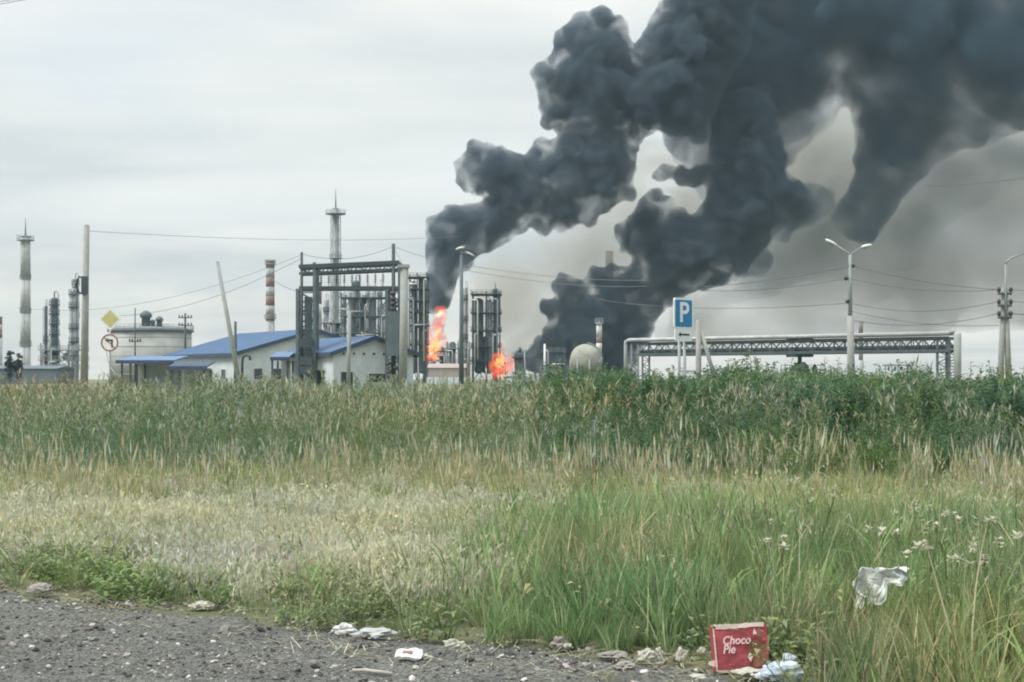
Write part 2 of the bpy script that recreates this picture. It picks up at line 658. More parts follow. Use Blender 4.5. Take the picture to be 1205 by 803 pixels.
def framework(px0, px1, ytop, d, floors, bays, label, depth=8.0, vessels=(), m='steel', cat='process unit', group='steel process units', pipes=0):
    """open steel structure with decks, braces, vessels and pipes"""
    x0, x1, top = X(px0, d), X(px1, d), Z(ytop, d)
    t = thing('process_unit', label, cat, ((x0 + x1) / 2, d, 0), group)
    w = 0.34
    xs = np.linspace(x0, x1, bays + 1)
    for x in xs:
        for y in (d, d + depth):
            MB().box((x, y, top / 2), (w, w, top)).build('column', M[m], t)
    zs = [Z(f, d) for f in floors]
    for z in zs:
        p = MB().box(((x0 + x1) / 2, d + depth / 2, z), (x1 - x0 + 1.2, depth + 1.2, 0.25)).build('deck', M[m], t)
        q = MB()
        for y in (d - 0.55, d + depth + 0.55):
            for h in (0.6, 1.15):
                q.bar((x0 - 0.55, y, z + h), (x1 + 0.55, y, z + h), 0.09)
            for x in (x0 - 0.55, x1 + 0.55):
                q.bar((x, d - 0.55, z + 1.15), (x, d + depth + 0.55, z + 1.15), 0.09)
            for x in np.linspace(x0 - 0.5, x1 + 0.5, bays * 3 + 1):
                q.bar((x, y, z), (x, y, z + 1.15), 0.08)
        q.build('railing', M[m], p)
    q = MB()
    lv = sorted(zs)
    for a, b in zip([0] + lv[:-1], lv):
        for i in range(bays):
            if (i + int(a)) % 2 == 0:
                q.bar((xs[i], d, a), (xs[i + 1], d, b), 0.2)
                q.bar((xs[i + 1], d, a), (xs[i], d, b), 0.2)
    q.build('bracing', M[m], t)['kind'] = 'stuff'
    for (px, y0, y1, wp, mm) in vessels:
        s = d / F
        r = wp * s / 2
        z1, z0 = Z(y0, d), max(0.0, Z(y1, d))
        c = Vector((X(px, d), d + depth / 2, 0))
        MB().lathe(c, [(r * 0.3, z0), (r * 0.8, z0 + r * 0.3), (r, z0 + r * 0.7), (r, z1 - r * 0.7), (r * 0.8, z1 - r * 0.3), (r * 0.3, z1)], 16).build('vessel', M[mm], t)
    rr = random.Random(int(px0 * 7 + ytop))
    for k in range(pipes):
        x = rr.uniform(x0, x1)
        z1 = rr.uniform(top * 0.45, top * 0.95)
        z0 = rr.uniform(1.0, top * 0.3)
        xx = min(x1, max(x0, x + rr.uniform(-4, 4)))
        y = d - 0.5 - rr.uniform(0, 0.7)
        MB().path([(x, y, z0), (x, y, z1 - 0.4), (x + 0.2 * (1 if xx > x else -1), y, z1), (xx, y, z1), (xx, y + 1.5, z1 + 0.05)], rr.uniform(0.14, 0.3), 8).build('pipe', M[rr.choice(['alu', 'steelp', 'alu', 'white'])], t)
    return t


framework(48, 92, 404, 400, (412, 424, 434), 4, 'low pipework deck below the left distillation columns', 8, ((72, 415, 424, 7, 'alu'),), 'steelp', pipes=5)
framework(402, 456, 345, 430, (350, 372, 392, 412), 5, 'pale steel process unit seen through the gantry', 10, ((412, 338, 420, 9, 'alu'), (425, 350, 425, 8, 'steelb'), (437, 335, 420, 8, 'alu'), (448, 356, 430, 6, 'white')), 'steelb', pipes=10)
framework(480, 502, 321, 420, (326, 340, 354, 367, 383, 405), 2, 'dark stepped process tower left of the first fire', 8, ((486, 330, 440, 7, 'steelb'), (496, 325, 440, 8, 'steelb')), 'steel', pipes=5)
framework(556, 588, 343, 425, (346, 368, 389, 408, 425), 2, 'dark steel tower standing between the two fires', 10, ((563, 350, 440, 11, 'steelb'), (575, 352, 440, 9, 'alu'), (584, 346, 390, 8, 'steelb'), (572, 395, 440, 10, 'steel')), 'steel', pipes=5)
framework(640, 664, 410, 400, (414, 425, 436), 3, 'low pipe rack right of the second fire', 6, (), 'steelb', pipes=4)
framework(526, 552, 402, 418, (410, 428), 2, 'low burnt equipment frame beside the first fire', 6, ((532, 402, 440, 8, 'steel'), (541, 398, 440, 5, 'alu')), 'steelp', pipes=4)
column(548, 338, 428, 4, 'slender pale column left of the dark steel tower', (352, 376, 398), 'alu')
column(583, 339, 436, 5, 'slender dark column topping the dark steel tower', (346,), 'steelb', False)
column(612, 415, 425, 13, 'squat dark vessel right of the second fire', (420,), 'steel', False)


def shed(px0, px1, ytop, d, depth, label, wallm, roofm, yw=None, cat='building', name='low_building'):
    x0, x1 = X(px0, d), X(px1, d)
    zr = Z(ytop, d)
    ze = Z(yw, d) if yw else zr - 0.5
    t = thing(name, label, cat, ((x0 + x1) / 2, d, 0), )
    MB().box(((x0 + x1) / 2, d + depth / 2, ze / 2), (x1 - x0, depth, ze)).build('wall', M[wallm], t)
    MB().add([(x0 - .3, d - .3, ze + .004), (x1 + .3, d - .3, ze + .004), (x1 + .3, d + depth + .3, ze + .004), (x0 - .3, d + depth + .3, ze + .004),
              (x0 - .3, d + depth / 2, zr), (x1 + .3, d + depth / 2, zr)],
             [(3, 2, 1, 0), (0, 1, 5, 4), (2, 3, 4, 5), (1, 2, 5), (3, 0, 4)]).build('roof', M[roofm], t)
    return t


shed(-20, 66, 430, 340, 14, 'long low grey-blue shed at the left edge of the plant', 'roofg', 'roofg', 434)
shed(504, 547, 428, 380, 10, 'low brown brick building below the first fire', 'pink', 'pink', 433)
shed(596, 633, 441, 360, 5, 'small flat cream hut right of the second fire', 'wall', 'steelp', 443)

# low pale kerb wall in front of the fire site
t = thing('boundary_wall', 'low cream boundary wall below the first fire', 'wall', (X(522, 330), 330, 0))
for k in range(6):
    x0, x1 = X(502 + k * 8, 330), X(502 + (k + 1) * 8, 330)
    MB().box(((x0 + x1) / 2, 330 + 0.02 * (k % 2), 0.85), (x1 - x0 - 0.03, 0.3, 1.7)).build('panel', M['wall'], t)
    MB().box((x0, 330, 0.9), (0.28, 0.4, 1.8)).build('post', M['concp'], t)


column(384, 352, 470, 5, 'slim pale column seen left inside the gantry opening', (366, 384), 'alu', True)
column(419, 330, 455, 7, 'thick dark column seen in the middle of the gantry opening', (338, 352, 368, 384), 'steelb', True)
column(433, 341, 450, 5, 'pale column seen right of the middle inside the gantry opening', (352, 372, 392), 'alu', True)
column(447, 336, 460, 4, 'white column seen at the right inside the gantry opening', (348, 366, 386), 'white', True)
column(405, 350, 445, 4, 'thin pale column beside the lattice flare stack', (362, 380), 'steelp', True)
framework(378, 402, 372, 448, (380, 392, 405, 418), 3, 'low pale process unit left inside the gantry opening', 8, ((386, 376, 425, 6, 'alu'), (396, 380, 425, 6, 'steelb')), 'steelp', pipes=7)
framework(454, 482, 352, 455, (360, 374, 390, 406, 420), 3, 'pipe-laden process unit behind the thick concrete column', 9, ((462, 350, 420, 6, 'alu'), (474, 362, 430, 7, 'steelb')), 'steelb', pipes=8)
framework(501, 530, 408, 440, (414, 424, 433), 3, 'low tangled pipework under the first fire', 6, ((520, 408, 440, 6, 'steelp'),), 'steel', pipes=8)
column(500, 345, 432, 4, 'slim dark column at the left edge of the first plume', (358, 376, 396), 'steelb', True)

# storage tank
def storage_tank():
    d = 350
    s = d / F
    x = X(165, d)
    r = 48.5 * s
    top = Z(386, d)
    c = Vector((x, d + r, 0))
    t = thing('storage_tank', 'large cylindrical white storage tank behind the round road sign', 'storage tank', c)
    MB().lathe(c, [(r, 0), (r, top - 0.4)], 64).build('shell', M['tank'], t)
    for k in range(1, 6):
        z = top * k / 6
        MB().lathe(c, [(r - 0.05, z), (r + 0.07, z + 0.02), (r + 0.07, z + 0.16), (r - 0.05, z + 0.18)], 64).build('shell_seam', M['tank'], t)
    MB().lathe(c, [(r - .1, top - 0.396), (r + 0.25, top - 0.35), (r + 0.25, top), (r * 0.5, top + 1.2), (0.3, top + 1.7)], 64).build('roof', M['steelp'], t)
    MB().lathe(c, [(r + 0.26, top - 0.75), (r + 0.55, top - 0.7), (r + 0.55, top - 0.35), (r + 0.26, top - 0.32)], 64).build('rim_walkway', M['steelb'], t)
    q = MB()
    ring_rail(q, c, r + 0.45, top - 0.3, 1.3, 48, 0.08)
    q.build('railing', M['steelp'], t)
    for (px, h, w) in ((168, 4.4, 1.1), (184, 3.0, 0.7), (176, 2.2, 0.5)):
        MB().lathe((X(px, d), d + 3, top), [(w, 0), (w, h * 0.6), (w * 1.4, h * 0.62), (w * 1.4, h * 0.8), (w * 0.5, h)], 12).build('roof_vent', M['steelb'], t)
    q = MB()
    n = 40
    for k in range(n):
        a = R(250) - R(95) * k / n
        a2 = R(250) - R(95) * (k + 1) / n
        q.bar(c + Vector((math.cos(a) * (r + .6), math.sin(a) * (r + .6), top * k / n)), c + Vector((math.cos(a2) * (r + .6), math.sin(a2) * (r + .6), top * (k + 1) / n)), 0.22)
        q.bar(c + Vector((math.cos(a) * (r + .6), math.sin(a) * (r + .6), 1.1 + top * k / n)), c + Vector((math.cos(a2) * (r + .6), math.sin(a2) * (r + .6), 1.1 + top * (k + 1) / n)), 0.08)
    q.build('spiral_stair', M['steelp'], t)


storage_tank()


def sphere_tank():
    d = 380
    s = d / F
    r = 18.5 * s
    c = P(690, 423, d)
    c.y += r
    t = thing('sphere_tank', 'cream spherical gas tank half hidden by bushes below the black smoke', 'sphere tank', (c.x, c.y, 0))
    prof = [(max(0.02, r * math.cos(a)), c.z + r * math.sin(a)) for a in np.linspace(-math.pi / 2, math.pi / 2, 20)]
    MB().lathe((c.x, c.y, 0), prof, 36).build('shell', M['sphere'], t)
    for k in range(8):
        a = 2 * math.pi * k / 8 + 0.2
        p = Vector((c.x + r * math.cos(a), c.y + r * math.sin(a), 0))
        MB().tube(p, p + Vector((0, 0, max(0.5, c.z))), 0.22, n=8).build('leg', M['concp'], t)
    q = MB()
    q.path([(c.x + (r + .3) * math.sin(a), c.y - 0.3, c.z + (r + .3) * math.cos(a)) for a in np.linspace(0.1, 2.2, 14)], 0.16, 6)
    q.build('stair', M['steelp'], t)


sphere_tank()


# ---------------- blue roofed buildings
def gable_house(label, px, d, th, W, L, ze, zr, over, windows, wallm='wall', roofm='blue'):
    """near corner at (px, d); gable runs right and back, long side runs left and back"""
    u = Vector((math.cos(th), math.sin(th), 0))       # along gable
    v = Vector((-math.sin(th), math.cos(th), 0))      # along ridge
    c0 = Vector((X(px, d), d, 0))
    t = thing('blue_roofed_building', label, 'building', c0)
    zz = Vector((0, 0, 1))
    a, b = c0, c0 + u * W
    e, f = c0 + v * L, c0 + u * W + v * L
    mid = c0 + u * W / 2
    q = MB()
    q.add([a, b, b + zz * ze, mid + zz * (zr - 0.15), a + zz * ze, e, f, f + zz * ze, mid + v * L + zz * (zr - 0.15), e + zz * ze],
          [(0, 1, 2, 3, 4), (5, 9, 8, 7, 6), (0, 4, 9, 5), (1, 6, 7, 2)])
    q.build('wall', M[wallm], t)
    # roof: two slabs with an overhang, standing seams
    sl = (zr - ze) / (W / 2)
    for sgn, name in ((1, 'roof_slope'), (-1, 'roof_slope')):
        edge = (c0 - u * over) if sgn == 1 else (c0 + u * (W + over))
        z_e = ze - sl * over
        p = [edge - v * over + zz * z_e, mid - v * over + zz * zr, mid + v * (L + over) + zz * zr, edge + v * (L + over) + zz * z_e]
        nrm = (p[1] - p[0]).cross(p[3] - p[0]).normalized()
        if nrm.z < 0:
            nrm = -nrm
        k = MB().prism([x + nrm * 0.01 for x in p], nrm, 0.12).build(name, M[roofm], t)
        q = MB()
        n = int((L + 2 * over) / 0.6)
        for i in range(n + 1):
            o = v * ((L + 2 * over) * i / n)
            q.bar(p[0] + o + nrm * 0.14, p[1] + o + nrm * 0.14, 0.035)
        q.build('seam', M[roofm], k)
        # rake fascia + eave fascia
        q = MB()
        q.prism([p[0] - zz * 0.3 - v * 0.005, p[1] - zz * 0.3 - v * 0.005, p[1] + zz * 0.16 - v * 0.005, p[0] + zz * 0.16 - v * 0.005], -v, 0.06)
        o = u * (-0.06 if sgn == 1 else 0.06)
        q.prism([p[0] - zz * 0.3 + o * 0.1, p[3] - zz * 0.3 + o * 0.1, p[3] + zz * 0.13 + o * 0.1, p[0] + zz * 0.13 + o * 0.1], o, 0.06)
        q.build('fascia', M['bluedk'], t)
    # openings: (side, along, z0, z1, w, kind)
    for (side, al, z0, z1, w, kind) in windows:
        if side == 'g':
            cc, ax, nn = c0 + u * al, u, -v
        else:
            cc, ax, nn = c0 + v * al, v, -u
        rz = math.atan2(ax.y, ax.x)
        fr = MB()
        for (dx, dz, sx, sz) in ((-w / 2, (z0 + z1) / 2, 0.08, z1 - z0), (w / 2, (z0 + z1) / 2, 0.08, z1 - z0)):
            fr.box(cc + ax * dx + zz * dz + nn * 0.03, (sx, 0.1, sz), rz)
        for dz in (z0, z1):
            fr.box(cc + zz * dz + nn * 0.035, (w + 0.1, 0.11, 0.08), rz)
        o = fr.build(kind, M['white' if kind == 'window' else 'steelb'], t)
        MB().box(cc + zz * (z0 + z1) / 2 + nn * 0.015, (w - 0.02, 0.03, z1 - z0 - 0.02), rz).build('pane' if kind == 'window' else 'leaf', M['glass' if kind == 'window' else 'dark'], o)
    return t


gable_house('wide low building with a bright blue sheet roof and cream gable', 277, 172, R(35), 21.5, 22.0, 4.6, 7.6, 0.6,
            [('g', 3 + 2.6 * k, 1.3, 2.7, 1.2, 'window') for k in range(7)] + [('s', 3.5 + 4 * k, 1.3, 2.6, 1.4, 'window') for k in range(4)])
gable_house('smaller blue roofed building with a row of tiny gable vents by the gantry', 392, 148, R(33), 9.6, 12.0, 4.25, 5.9, 0.5,
            [('g', 1.2 + 1.2 * k, 3.9, 4.25, 0.4, 'window') for k in range(7)] + [('g', 1.6, 0.1, 2.1, 1.3, 'door'), ('g', 5.8, 1.0, 2.0, 3.4, 'window')]
            + [('s', 3.0, 0.1, 2.3, 1.6, 'door')])


def canopy(label, px0, px1, ytop, d, depth, posts, rm='bluedk'):
    x0, x1, z = X(px0, d), X(px1, d), Z(ytop, d)
    t = thing('canopy', label, 'canopy', ((x0 + x1) / 2, d, 0))
    MB().prism([(x0, d, z - .35), (x1, d, z - .35), (x1, d + depth, z + .25), (x0, d + depth, z + .25)], (0, 0, 1), 0.16).build('roof', M[rm], t)
    MB().box(((x0 + x1) / 2, d - 0.05, z - .42), (x1 - x0, 0.09, 0.36)).build('fascia', M['bluedk'], t)
    for p in posts:
        for y in (d + 0.2, d + depth - .2):
            MB().box((X(p, d), y, (z - .6) / 2), (0.2, 0.2, z - .6)).build('post', M['steel'], t)
    MB().box(((x0 + x1) / 2, d + depth + .3, (z - .4) / 2), (x1 - x0 - 1, 0.2, z - .4)).build('back_wall', M['dirtyw'], t)
    return t


canopy('dark blue porch canopy at the left end of the large blue roof', 136, 205, 422, 166, 7, (143, 153, 200), 'blue')
canopy('small low canopy in front of the large blue roofed building', 198, 244, 429, 158, 4, (202, 240), 'bluedk')
canopy('porch canopy at the left of the smaller blue roofed building', 318, 340, 418, 152, 4, (320, 338), 'blue')


# ---------------- steel gantry
def lattice(q, p0, p1, wdir, n, w):
    """zigzag web between two parallel chords p0->p1 and p0+wdir->p1+wdir"""
    p0, p1, wdir = Vector(p0), Vector(p1), Vector(wdir)
    for i in range(n):
        a = p0.lerp(p1, i / n)
        b = p0.lerp(p1, (i + 1) / n)
        if i % 2 == 0:
            q.bar(a, b + wdir, w)
        else:
            q.bar(a + wdir, b, w)
        q.bar(b, b + wdir, w * 0.8)


def gantry():
    d = 150
    s = d / F
    t = thing('steel_gantry', 'tall dark steel gantry with lattice legs standing before the blue roofs', 'gantry', (X(410, d), d, 0))
    xl0, xl1 = X(350, d), X(370, d)
    xr0, xr1 = X(455, d), X(470, d)
    zt = Z(309, d)
    dep = 2.4
    for (a, b, yl) in ((xl0, xl1, 372), (xr0, xr1, 352)):
        for x in (a, b):
            for y in (d, d + dep):
                ztop = zt if x in (xl1, xr1) else Z(340, d)
                MB().box((x, y, ztop / 2), (0.32, 0.32, ztop)).build('leg', M['steelb'], t)
        q = MB()
        for y in (d, d + dep):
            lattice(q, (a, y, 0.3), (a, y, Z(343, d)), (b - a, 0, 0), 10, 0.12)
        q.build('lattice_bars', M['steel'], t)['kind'] = 'stuff'
    MB().box((X(361, d), d + 1.2, Z(395, d) / 2 + 2.4), (0.8, 0.5, 9.6)).build('cable_duct', M['steelb'], t)
    # upper truss slightly rising to the right as its right end is nearer
    for (ya, yb, w) in ((314, 309, 0.42), (322, 317, 0.25)):
        for y in (d, d + dep):
            p0, p1 = P(352, ya, d), P(470, yb, d)
            p0.y = p1.y = y
            MB().bar(p0, p1, w).build('truss_chord', M['steel'], t)
    q = MB()
    for y in (d, d + dep):
        p0, p1 = P(352, 314, d), P(470, 309, d)
        p0.y = p1.y = y
        lattice(q, p0, p1, (0, 0, -8 * s), 14, 0.09)
    for k in range(15):
        x = X(352 + 118 * k / 14, d)
        q.bar((x, d, Z(314 - 5 * k / 14, d)), (x, d + dep, Z(314 - 5 * k / 14, d)), 0.12)
    q.build('truss_web', M['steel'], t)['kind'] = 'stuff'
    for y in (d, d + dep):
        MB().box((X(411, d), y, Z(339, d)), (X(470, d) - X(352, d), 0.3, 0.36)).build('crossbeam', M['steel'], t)
    # droppers with insulators
    for k in range(9):
        px = 376 + k * 9.2
        z1, z0 = Z(320 - 0.3 * k, d), Z(338, d)
        q = MB()
        q.bar((X(px, d), d + 1.2, z0), (X(px, d), d + 1.2, z1), 0.07)
        for j in range(4):
            z = z0 + (z1 - z0) * (0.35 + 0.12 * j)
            q.lathe((X(px, d), d + 1.2, z), [(0.05, -0.05), (0.2, 0), (0.05, 0.06)], 8)
        q.build('insulator_string', M['ins'], t)
    # tanks / switchgear box on right leg
    MB().box((X(463, d), d - 0.7, Z(393, d)), (1.25, 1.0, 52 * s)).build('switch_cabinet', M['steelb'], t)
    for k in range(4):
        MB().lathe((X(463, d), d - 0.6, Z(364 - 6 * k, d)), [(0.12, -0.25), (0.32, -0.1), (0.32, 0.1), (0.12, 0.25)], 10).build('bushing', M['ins'], t)
    for k in range(5):
        MB().lathe((X(458 + 8 * (k % 2), d), d - 0.5, Z(428 + 5 * k, d)), [(0.1, -0.2), (0.3, -0.08), (0.3, 0.08), (0.1, 0.2)], 10).build('bushing', M['ins'], t)
    # masts
    MB().tube((X(355, d), d, 0.2), P(355, 297, d), 0.22, 0.14, 8).build('mast', M['steel'], t)
    MB().tube((X(463, d), d, 0.2), P(463, 287, d), 0.26, 0.18, 8).build('mast', M['steel'], t)
    for py in (404, 425, 436):
        MB().box((X(361, d), d - 0.4, Z(py, d)), (1.4, 0.5, 0.9)).build('junction_box', M['steel'], t)


gantry()


def tapered_pole(name, label, px0, py0, px1, py1, d, w0, w1, m='conc', cat='pole', cap=None, group=None):
    """from ground below (px0) to top"""
    s = d / F
    p1 = P(px1, py1, d)
    p0 = P(px0, py0, d)
    k = (0 - p0.z) / (p1.z - p0.z)
    base = p0 + (p1 - p0) * k
    t = thing(name, label, cat, base, group)
    MB().tube(base, p1, w0 * s / 2, w1 * s / 2, 12).build('shaft', M[m], t)
    MB().tube(p1, p1 + (p1 - base).normalized() * 0.06, w1 * s / 2 * 0.9, w1 * s / 2 * 0.75, 12).build('cap', M['steelp'], t)
    return t


t = tapered_pole('concrete_pole', 'tall straight concrete pole left of the yellow diamond sign', 99, 450, 102, 266, 88, 9.5, 6.5)
d = 88
q = MB()
q.path([P(100, 327, d), P(93, 326, d), P(90.5, 331, d), P(90.5, 339, d), P(93, 345, d), P(100, 346, d)], 0.07, 8)
q.build('bracket', M['steel'], t)
MB().box(P(99.5, 336, d - 0.3), (0.34, 0.3, 1.1)).build('junction_box', M['steel'], t)
tapered_pole('concrete_pole', 'pale concrete pole leaning left in front of the blue roof', 281, 448, 256, 309, 84, 6.5, 4, 'concp')
t = tapered_pole('concrete_column', 'thick pale concrete column right of the steel gantry', 474, 455, 476, 315, 147, 10, 9.5, 'concp', 'column')
MB().box(P(475, 313.5, 147), (1.2, 1.0, 0.3)).build('head_plate', M['conc'], t)
tapered_pole('concrete_post', 'pale post standing before the smaller blue roofed gable', 410, 455, 411, 366, 135, 5, 4, 'concp')
tapered_pole('steel_post', 'short dark post beside the leaning concrete pole', 277, 440, 277, 379, 110, 4, 3, 'steel')
tapered_pole('steel_post', 'thin pale post left of the low pipe rack', 641, 440, 641, 405, 370, 2.6, 2.4, 'white')
tapered_pole('steel_post', 'tall thin pole right behind the second fire', 618, 440, 617, 412, 300, 1.8, 1.5, 'steelp')


def line_pole(label, px, ytop, d, arms, w=3, m='steel', group='distant utility poles'):
    t = tapered_pole('utility_pole', label, px, 440, px, ytop, d, w, w * 0.75, m, group=group)
    s = d / F
    for (py, half) in arms:
        a = MB().box(P(px, py, d - 0.2), (2 * half * s, 0.16, 0.18)).build('crossarm', M[m], t)
        q = MB()
        for k in (-0.9, -0.45, 0.45, 0.9):
            q.lathe(P(px + half * k, py, d - 0.2), [(0.05, 0.08), (0.13, 0.2), (0.13, 0.4), (0.04, 0.5)], 8)
        q.build('insulator', M['ins'], a)
    return t


line_pole('slim utility pole with one crossarm in front of the storage tank', 159, 363, 230, ((402, 7),), 1.8)
line_pole('dark utility pole with two crossarms right of the storage tank', 218, 369, 260, ((374, 8), (383, 8)), 3)


# gas pipe hook by the leaning pole
q = MB()
d = 120
q.path([P(285, 452, d), P(285, 428, d), P(286, 420, d), P(290, 417.5, d), P(294, 420, d), P(294.5, 424, d)], 0.12, 8)
tag(q.build('vent_pipe', M['steel'], base=(X(285, d), d, 0)), 'dark hooked vent pipe beside the foot of the leaning pole', 'pipe')


# ---------------- pipe bridge
def pipe_bridge():
    dl, dr = 219.0, 186.0

    def Q(px, py, off=0.0):
        # point on the bridge plane; perspective-correct depth along the span
        xl, xr = X(745, dl), X(1117, dr)
        tt = (px - 602.5) / F
        # solve x = tt*y on the line (xl,dl)-(xr,dr)
        k = (xl - tt * dl) / ((tt * (dr - dl)) - (xr - xl))
        x, y = xl + (xr - xl) * k, dl + (dr - dl) * k
        n = Vector(((dr - dl), -(xr - xl), 0)).normalized()
        if n.y < 0:
            n = -n
        v = Vector((x, y, Z(py, y))) + n * off
        return v
    base = Q(930, 445)
    base.z = 0
    t = thing('pipe_bridge', 'long steel pipe bridge spanning right of the parking sign', 'pipe bridge', base)
    zt = Q(1110, 398).z
    zb = Q(1110, 413).z
    W = 3.0
    for off in (0, W):
        for z, w in ((zt, 0.36), (zb, 0.42)):
            a, b = Q(752, 400, off), Q(1117, 400, off)
            a.z = b.z = z
            MB().bar(a, b, w).build('truss_chord', M['steel'], t)
        a, b = Q(752, 400, off), Q(1117, 400, off)
        a.z = b.z = zb
        q = MB()
        lattice(q, a, b, (0, 0, zt - zb), 30, 0.14)
        q.build('truss_web', M['steel'], t)['kind'] = 'stuff'
    q = MB()
    for k in range(31):
        px = 752 + 365 * k / 30
        for z in (zt, zb):
            a, b = Q(px, 400, 0), Q(px, 400, W)
            a.z = b.z = z
            q.bar(a, b, 0.16)
    q.build('cross_tie', M['steel'], t)['kind'] = 'stuff'
    # pipes inside the truss and the pale pipe on top
    for (off, z, r, m) in ((0.8, zb + 0.55, 0.28, 'steelb'), (1.6, zb + 0.5, 0.24, 'steel'), (2.3, zb + 0.55, 0.26, 'steelb')):
        a, b = Q(748, 400, off), Q(1120, 400, off)
        a.z = b.z = z
        MB().tube(a, b, r, n=10).build('pipe', M[m], t)
    zp = zt + 0.62
    pts = []
    a, b = Q(738, 402, -0.4), Q(1124, 400, -0.4)
    for z in (0.0, zp - 0.9, zp - 0.25):
        pts.append(Vector((a.x, a.y, z)))
    a2 = a.lerp(b, 0.012)
    a2.z = zp
    pts.append(a2)
    b2 = a.lerp(b, 0.99)
    b2.z = zp
    pts.append(b2)
    MB().path(pts, 0.27, 12).build('pipe', M['dirtyw'], t)
    a3, b3 = a.lerp(b, 0.0), Q(1124, 400, 0.6)
    a3.z = b3.z = zp - 0.1
    MB().tube(Q(760, 400, 0.6) * 1.0 + Vector((0, 0, zp - 0.1 - Q(760, 400, 0.6).z)), b3, 0.2, n=8).build('pipe', M['steelp'], t)
    # right riser
    c = Q(1129, 400, -0.6)
    c.z = 0
    MB().lathe(c, [(0.48, 0), (0.48, zp - 0.2), (0.36, zp + 0.1), (0.1, zp + 0.2)], 16).build('riser', M['dirtyw'], t)
    e = b2.copy()
    MB().path([e, e.lerp(c, 0.5) + Vector((0, 0, zp * 0.5 + 0.2)), Vector((c.x, c.y, zp + 0.1))], 0.2, 8).build('elbow', M['steelp'], t)
    # towers
    for (pa, pb, m) in ((743, 751, 'steelp'), (1103, 1117, 'steelb')):
        for px in (pa, pb):
            for off in (0, W):
                a = Q(px, 400, off)
                MB().box((a.x, a.y, zt / 2), (0.3, 0.3, zt)).build('leg', M[m], t)
        q = MB()
        for off in (0, W):
            a, b = Q(pa, 400, off), Q(pb, 400, off)
            a.z, b.z = 0.2, 0.2
            top = a.copy()
            top.z = zb
            lattice(q, a, top, b - a, 6, 0.12)
        q.build('lattice_bars', M['steel'], t)['kind'] = 'stuff'
    # middle support: column, head, platform with railing, gear
    c = Q(935, 400, W / 2)
    MB().box((c.x, c.y, zb / 2 + 0.5), (0.5, 0.5, zb - 1.0)).build('support_column', M['steel'], t)
    MB().box((c.x, c.y, zb - 0.4), (3.4, 2.6, 0.4)).build('support_head', M['steel'], t)
    MB().lathe((c.x, c.y, 0), [(1.7, 1.2), (1.5, 2.4), (0.7, 3.4), (0.3, 3.8)], 12).build('support_base', M['steel'], t)
    z = Q(935, 440).z
    q = MB().box((c.x, c.y - 1, z), (6.2, 2.5, 0.15))
    p = q.build('valve_platform', M['steel'], t)
    q = MB()
    for h in (0.6, 1.2):
        q.bar((c.x - 3.1, c.y - 2.2, z + h), (c.x + 3.1, c.y - 2.2, z + h), 0.08)
    for k in range(6):
        q.bar((c.x - 3.1 + 1.24 * k, c.y - 2.2, z), (c.x - 3.1 + 1.24 * k, c.y - 2.2, z + 1.2), 0.08)
    q.build('railing', M['steel'], p)
    for dx, w, h in ((-1.2, 1.0, 1.1), (0.3, 1.6, 1.6), (1.9, 0.8, 1.3)):
        MB().lathe((c.x + dx, c.y - 1.2, z + 0.08), [(w * .5, 0), (w * .5, h * .6), (w * .3, h * .8), (w * .1, h)], 10).build('valve', M['steel'], p)
    # head frame above the middle
    MB().box((c.x, c.y, zt + 0.35), (3.4, 2.8, 0.3)).build('head_frame', M['steel'], t)


pipe_bridge()


# substation portal far right, small
def portal(label, px0, px1, ytop, d):
    t = thing('substation_portal', label, 'portal frame', (X((px0 + px1) / 2, d), d, 0))
    z = Z(ytop, d)
    for px in (px0, (px0 + px1) / 2, px1):
        MB().tube((X(px, d), d, 0), (X(px, d), d, z), 0.16, n=6).build('leg', M['steelp'], t)
    MB().box((X((px0 + px1) / 2, d), d, z), (X(px1, d) - X(px0, d) + 1.2, 0.4, 0.35)).build('beam', M['steelp'], t)
    for k in range(4):
        x = X(px0 + (px1 - px0) * (k + .5) / 4, d)
        MB().lathe((x, d, z - 1.2), [(0.05, 0), (0.2, .3), (0.2, .8), (0.05, 1.05)], 8).build('insulator', M['ins'], t)


portal('pale three-legged substation frame below the right half of the bridge', 1042, 1072, 430, 290)
portal('small pale substation frame right of the parking sign', 850, 866, 434, 260)


# ---------------- lamp posts
def lamp_head(t, p, direction, m='lamp'):
    u = Vector(direction).normalized()
    w = u.cross(Vector((0, 0, 1))).normalized()
    n = w.cross(u)
    q = MB()
    prof = [(-0.05, 0.05, 0.04), (0.1, 0.13, 0.09), (0.35, 0.19, 0.12), (0.65, 0.17, 0.10), (0.85, 0.06, 0.05)]
    vs, fs = [], []
    k = 10
    for (l, a, b) in prof:
        for i in range(k):
            an = 2 * math.pi * i / k
            vs.append(p + u * l + w * a * math.cos(an) + n * b * math.sin(an))
    for j in range(len(prof) - 1):
        for i in range(k):
            fs.append((j * k + i, j * k + (i + 1) % k, (j + 1) * k + (i + 1) % k, (j + 1) * k + i))
    fs += [tuple(range(k))[::-1], tuple(range((len(prof) - 1) * k, len(prof) * k))]
    q.add(vs, fs, True)
    o = q.build('lamp_head', M[m], t)
    MB().box(p + u * 0.4 - n * 0.1, (0.4, 0.22, 0.05), 0, Matrix((u, w, n)).transposed()).build('lens', M['glass'], o)
    return o


